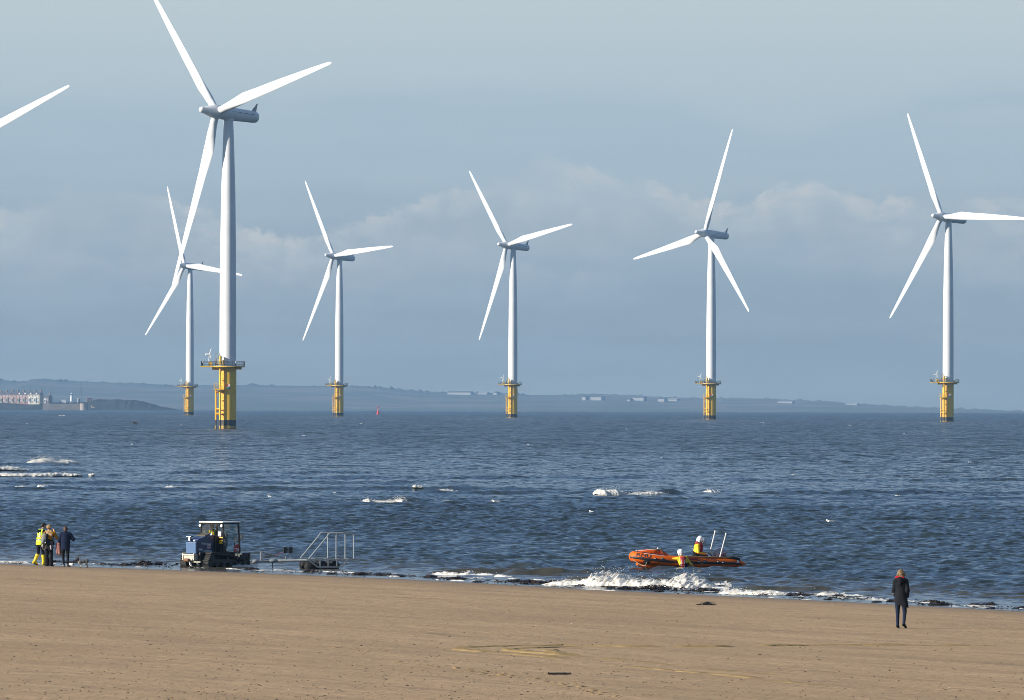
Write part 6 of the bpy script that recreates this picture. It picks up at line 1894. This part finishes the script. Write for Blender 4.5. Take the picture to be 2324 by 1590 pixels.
# ================================================================== SEAWEED
def weed_mat():
    m = bpy.data.materials.new('wet_kelp')
    global nt, WL
    nt = nodes_of(m); WL = nt.links
    out = N('ShaderNodeOutputMaterial'); b = N('ShaderNodeBsdfPrincipled'); WL.new(b.outputs[0], out.inputs[0])
    t = N('ShaderNodeTexCoord'); s = N('ShaderNodeSeparateXYZ'); WL.new(t.outputs['Object'], s.inputs[0])
    n = NOISE(s.outputs[0], s.outputs[1], 7, 7, 5, .6, 3.0)
    c = MIX(MR(n, .4, .62), (.010, .008, .006), (.055, .030, .012))
    c = MIX(MA('MULTIPLY', MR(NOISE(s.outputs[0], s.outputs[1], 4, 4, 3, .6, 9.0), .62, .70), .8), c, (.20, .09, .025))
    WL.new(c, b.inputs['Base Color']); b.inputs['Roughness'].default_value = .22
    return m
kelp = weed_mat()
def weed_mesh(seed, w=.5, nfr=46):
    q = random.Random(seed)
    mb = MB()
    for _ in range(14):
        x = q.gauss(0, w * .36); s_ = q.uniform(.03, .085) * math.exp(-(x / w) ** 2)
        mb.ell((x, q.gauss(0, .12), s_ * .6), (s_ * q.uniform(.9, 2), s_ * 1.2, s_ * q.uniform(.7, 1.3)), 7, 5)
    for _ in range(nfr):
        x, y = q.gauss(0, w * .40), q.gauss(0, .13)
        a = q.uniform(0, 2 * PI); L_ = q.uniform(.12, .42); wd = q.uniform(.012, .035); hh = q.uniform(.03, .17) * math.exp(-(x / w) ** 2)
        vs = []
        d = Vector((math.cos(a), math.sin(a) * .6, 0)); n = Vector((-math.sin(a), math.cos(a), 0)); tw = q.uniform(-.8, .8)
        for i in range(6):
            t = i / 5
            p = Vector((x, y, .02)) + d * L_ * (t - .3) + Vector((0, 0, hh * math.sin(PI * min(1, t * 1.1)))) + n * .05 * math.sin(t * 5 + a)
            sd = (n * math.cos(tw * t * 2) + Vector((0, 0, 1)) * math.sin(tw * t * 2)) * wd * (1 - .5 * t)
            vs += [p - sd, p + sd]
        fs = [(2 * i, 2 * i + 1, 2 * i + 3, 2 * i + 2) for i in range(5)]
        mb.add(vs, fs)
    return mb
protos = [weed_mesh(i, w, n).build('seaweed_clump', kelp, None, True) for i, (w, n) in enumerate(((.42, 40), (.60, 60), (.85, 80), (.30, 26)))]
big = [(334, 1283.5, 1.6, 2, 'dark seaweed heap lying between the dog and the tractor'), (283, 1284, .9, 0, 'small seaweed clump left of the dark seaweed heap'), (440, 1290, .9, 3, 'thin scrap of seaweed at the left foot of the tractor'), (572, 1293, .8, 0, 'flat seaweed lump at the rear of the tractor track'),
       (705, 1299.5, 1.0, 0, 'seaweed clump on the sand in front of the trailer wheels'), (752, 1304, .7, 3, 'small seaweed scrap below the right end of the trailer'), (815, 1305, .9, 1, 'seaweed clump just right of the trailer'), (870, 1306, 1.0, 1, 'seaweed clump second to the right of the trailer'), (910, 1309, .7, 3, 'small flat seaweed patch third to the right of the trailer'),
       (976, 1311, .9, 0, 'seaweed clump below the left end of the low foam line'), (1028, 1315.5, 1.15, 1, 'rounded seaweed heap below the low foam line'), (1085, 1322, .8, 3, 'flat seaweed scrap on the sand edge left of the long weed bank'), (1165, 1321, 1.0, 1, 'left end of the long weed bank under the middle turbine'), (1212, 1324, 1.2, 1, 'dark middle heap of the long weed bank'),
       (1262, 1327, 1.3, 2, 'right heap of the long weed bank left of the largest breaker'), (1318, 1331.5, .8, 3, 'small seaweed scrap at the right end of the long weed bank'), (1384, 1336, .7, 3, 'small seaweed clump under the left of the largest breaker'), (1430, 1338, 1.15, 1, 'seaweed heap directly below the spray of the largest breaker'), (1490, 1339, 1.35, 2, 'widest seaweed heap below the largest breaker'),
       (1497, 1343.5, .7, 3, 'flat seaweed scrap on the sand below the widest heap'), (1598, 1342.5, 1.2, 2, 'seaweed heap below the orange boat stern'), (1668, 1347.5, 1.1, 1, 'seaweed heap below the white rushing wave'), (1808, 1352.5, 1.05, 1, 'rounded seaweed heap under the right end of the rushing wave'), (1880, 1361.5, .6, 3, 'small seaweed knob on the sand edge left of the walking person'),
       (1904, 1356.5, .85, 0, 'seaweed clump in the wash left of the walking person'), (1990, 1367.5, .6, 3, 'little seaweed clump just left of the walking person'), (2026, 1366, .7, 0, 'seaweed partly hidden behind the walking person'), (2118, 1368, .8, 0, 'seaweed clump just right of the walking person'), (2128, 1374, 1.0, 1, 'flat spread of seaweed right of the walking person on the sand edge'), (2212, 1375, .8, 0, 'seaweed clump under the rightmost turbine'),
       (2247, 1373, .8, 0, 'rounded seaweed lump in the wash near the right edge'), (2250, 1382, .6, 3, 'small dark seaweed lump on the sand near the right edge'), (2317, 1382, .8, 0, 'seaweed clump cut by the right edge'), (125, 1276, .8, 0, 'seaweed in the wash behind the person with the rucksack'), (162, 1277.5, .9, 1, 'seaweed in the wash behind the person in navy'), (232, 1281.5, .7, 0, 'low seaweed line just right of the dog')]
for i, (px, py, s_, k, lab) in enumerate(big):
    g = sea(px, py)
    o = protos[k].copy(); COL.objects.link(o)
    o.location = (g.x, g.y, max(float(beach_z(g.x, g.y)), 0) - .01)
    o.rotation_euler = (0, 0, random.uniform(-.35, .35) + (PI if i % 2 else 0))
    o.scale = (s_, s_ * 1.3, s_ * random.uniform(.62, .85))
    tag(o, lab, 'seaweed', 'seaweed clumps along the water edge')
for o in protos: bpy.data.objects.remove(o)
# the thin scraps between them
mb = MB()
q = random.Random(4)
for _ in range(240):
    px = q.uniform(-40, 2360)
    ys_ = float(np.interp(px, [-40, 0, 210, 520, 916, 1198, 1551, 1974, 2324, 2360], [1279, 1281, 1286, 1296, 1312, 1329, 1347, 1366, 1389, 1391]))
    if 165 < px < 225: continue
    g = sea(px, ys_ + q.gauss(-3.0, 2.6))
    z = max(float(beach_z(g.x, g.y)), 0)
    for _ in range(q.randint(1, 5)):
        a = q.uniform(0, 2 * PI); L_ = q.uniform(.05, .22); wd = q.uniform(.01, .03)
        d = Vector((math.cos(a), math.sin(a) * .5, 0)) * L_; n = Vector((-math.sin(a), math.cos(a), 0)) * wd
        p = Vector((g.x + q.gauss(0, .2), g.y + q.gauss(0, .2), z + .012))
        mb.add([p - d - n, p - d + n, p + n + Vector((0, 0, q.uniform(.01, .06))), p - n + Vector((0, 0, .03)), p + d + n * .5, p + d - n * .5], [(0, 3, 2, 1), (3, 5, 4, 2)])
tag(mb.build('seaweed_scraps', kelp), 'thin scraps of dark seaweed strewn along the tide line', 'seaweed', kind='stuff')
# dark lump lying on the sand
g = ground(1603, 1374)
o = weed_mesh(9, .2, 10); o.ell((0, 0, .02), (.17, .09, .055), 12, 8); o.tube([(-.3, 0, .015), (.0, .02, .03), (.3, -.02, .01)], .02, 6)
o = o.build('driftwood_scrap', mat('wet_wood', (.02, .016, .013), .5, var=.4, scale=9), None, True, loc=(g.x, g.y, g.z)); tag(o, 'small dark scrap lying alone on the sand below the rushing wave', 'scrap')
# driftwood stick
g = ground(1270, 1532.5)
mb = MB().tube([(-.27, 0, .035), (-.15, .01, .03), (0, -.01, .034), (.14, .012, .03), (.27, 0, .036)], [.022, .026, .024, .026, .020], 8)
mb.ell((.12, 0, .05), .018, 6, 5); mb.ell((-.26, 0, .04), (.02, .028, .026), 6, 5)
o = mb.build('stick', MATS['wet_wood'], None, True, loc=(g.x, g.y, g.z), ); tag(o, 'short dark straight stick lying on the sand in the foreground', 'stick')

# ================================================================== PEBBLES, TRACKS, PRINTS
octv = np.array([(1, 0, 0), (0, 1, 0), (-1, 0, 0), (0, -1, 0), (.7, .7, 0), (-.7, .7, 0), (-.7, -.7, 0), (.7, -.7, 0), (0, 0, 1), (0, 0, -.6)], float)
ordr = [0, 4, 1, 5, 2, 6, 3, 7]
octf = np.array([(ordr[i], ordr[(i + 1) % 8], 8) for i in range(8)] + [(ordr[(i + 1) % 8], ordr[i], 9) for i in range(8)])
def pebbles(name, lab, n, fn, m, s0, s1, flat=.5):
    Vs, Fs, n0 = [], [], 0
    for _ in range(n):
        px, py = fn()
        g = ground(px, py)
        s_ = s0 + (s1 - s0) * r_.random() ** 3
        a = r_.uniform(0, PI); ca, sa = math.cos(a), math.sin(a)
        v = octv * np.array([s_ * r_.uniform(.8, 1.5), s_, s_ * flat * r_.uniform(.7, 1.3)]) * r_.uniform(.8, 1.15, (10, 1))
        v = np.stack([v[:, 0] * ca - v[:, 1] * sa, v[:, 0] * sa + v[:, 1] * ca, v[:, 2]], -1)
        Vs.append(v + np.array([g.x, g.y, g.z + s_ * flat * .2])); Fs.append(octf + n0); n0 += 10
    return tag(np_mesh(name, np.concatenate(Vs), np.concatenate(Fs), m, None, False), lab, 'pebbles', kind='stuff')
def ground_fast_cache(): pass
peb = mat('pebble_dark', (.15, .115, .09), .85, var=.6, scale=.9)
peb2 = mat('pebble_tan', (.22, .13, .06), .9, var=.5, scale=.9)
shell = mat('shell_white', (.62, .60, .56), .7, var=.2, scale=.9)
def f_lower():
    while True:
        px, py = r_.uniform(-30, 2350), 1400 + 215 * r_.random() ** .75
        if r_.random() < .30 + .7 * math.exp(-((px - 500) / 800) ** 2) * ((py - 1380) / 200): return px, py
pebbles('pebbles', 'small dark pebbles and worm casts sprinkled over the lower sand', 2000, f_lower, peb, .012, .038)
pebbles('sand_crumbs', 'brown crumbs of sand and shell grit sprinkled over the beach', 1500, lambda: (r_.uniform(-30, 2350), 1310 + 290 * r_.random()) if True else 0, peb2, .012, .034)
pebbles('shell_bits', 'a few tiny white shell bits on the sand', 26, lambda: (r_.uniform(0, 2324), r_.uniform(1400, 1585)), shell, .015, .028)

def track_strip(pts, wd, ht, m, name, lab, cat='track', clumps=9):
    """raised crumbled rib of sand following a path given on the picture, built on the real beach"""
    P_ = [ground(*p) for p in pts]
    P_ = np.array([tuple(p) for p in P_])
    seg = np.linalg.norm(np.diff(P_, axis=0), axis=1); s_ = np.concatenate([[0], np.cumsum(seg)])
    n = int(s_[-1] / .06)
    ss = np.linspace(0, s_[-1], n)
    Q = np.stack([np.interp(ss, s_, P_[:, k]) for k in range(3)], -1)
    T = np.gradient(Q, axis=0); T /= np.linalg.norm(T[:, :2], axis=1)[:, None] + 1e-9
    Nn = np.stack([-T[:, 1], T[:, 0], np.zeros(n)], -1)
    sd = r_.uniform(0, 99)
    rows = []
    nv = 9
    strength = np.clip(.5 + 1.2 * (vnoise(ss * .12, ss * 0 + sd, 2) - .25), 0, 1) * np.clip(.1 + 2.2 * (vnoise(ss * 1.3, ss * 0 + sd, 12) - .18), 0, 1) * np.clip(np.minimum(ss, s_[-1] - ss) / 2, 0, 1)
    for j in range(nv):
        t = j / (nv - 1) * 2 - 1
        q = fbm(ss * 3.2, ss * 0 + j * .9 + sd, 3, 4, .7)
        W_ = wd * (1 + .5 * fbm(ss * .8, ss * 0 + sd, 3, 9))
        p = Q + Nn * (t * W_ + .1 * q)[:, None]
        prof_ = (1 - t * t) ** .6 * (1 - .75 * math.exp(-(t / .35) ** 2))      # two lips and a rut
        z = beach_h(p[:, 0], p[:, 1]) - .008 + (ht * prof_ * strength * (1 + 1.4 * q) + .034 * strength * (1 - abs(t)))
        rows.append(np.stack([p[:, 0], p[:, 1], z], -1))
    V_ = np.stack(rows, 0).reshape(-1, 3)
    o = np_mesh(name, V_, grid_faces(nv, n), m, None, True)
    if o.data.polygons[len(o.data.polygons) // 2].normal.z < 0: o.data.flip_normals()
    return tag(o, lab, cat, kind='structure')
drys = mat('loose_dry_sand', (.37, .255, .115), .95, var=.25, scale=2.5, bump=.8, bscale=14)
D4 = lambda L_: [(916.4 + .3943 * a, 1374.6 + .3943 * b_) for a, b_ in L_]
track_strip(D4([(3500, 232), (2900, 230), (2300, 231), (1800, 238), (1300, 238), (900, 229), (600, 234), (400, 240), (315, 246), (305, 250), (330, 256), (430, 265), (560, 275), (850, 300), (1040, 318)]), .26, .045, drys, 'tyre_track', 'outer tyre track looping on the sand')
track_strip(D4([(1100, 237), (900, 240), (720, 245), (630, 251), (605, 256), (625, 262), (720, 272), (900, 285), (1100, 300), (1340, 320), (1700, 358), (1870, 378), (2300, 412)]), .24, .040, drys, 'tyre_track', 'middle tyre track looping on the sand')
track_strip(D4([(1150, 240), (1000, 243), (880, 250), (835, 258), (860, 268), (1010, 290)]), .20, .036, drys, 'tyre_track', 'inner tyre track looping on the sand')
track_strip(D4([(1120, 335), (1500, 370), (1900, 405), (2200, 440), (2500, 470)]), .22, .034, drys, 'tyre_track', 'lower tyre track running to the right')
def f_trail(a):
    def fn():
        t = r_.random()
        return float(np.interp(t, np.linspace(0, 1, len(a)), [p[0] for p in a])) + r_.normal(0, 12), float(np.interp(t, np.linspace(0, 1, len(a)), [p[1] for p in a])) + r_.normal(0, 3.0)
    return fn
pebbles('footprints', 'trail of scuffed yellowish footprints crossing the lower sand', 130, f_trail([(910, 1502), (1100, 1526), (1260, 1553), (1409, 1584)]), drys, .04, .12, .09)
pebbles('footprints', 'faint scuffed footprint trail crossing from the left edge', 170, f_trail([(-20, 1390), (118, 1411), (300, 1430), (453, 1444), (646, 1464), (900, 1476)]), drys, .03, .10, .09)
pebbles('sand_crumbs', 'crumbs of drier sand along the edge of the wash', 260, f_trail([(230, 1290), (420, 1295), (640, 1304)]), drys, .012, .04, .4)
print('built', len(bpy.data.objects), time.time() - T0)
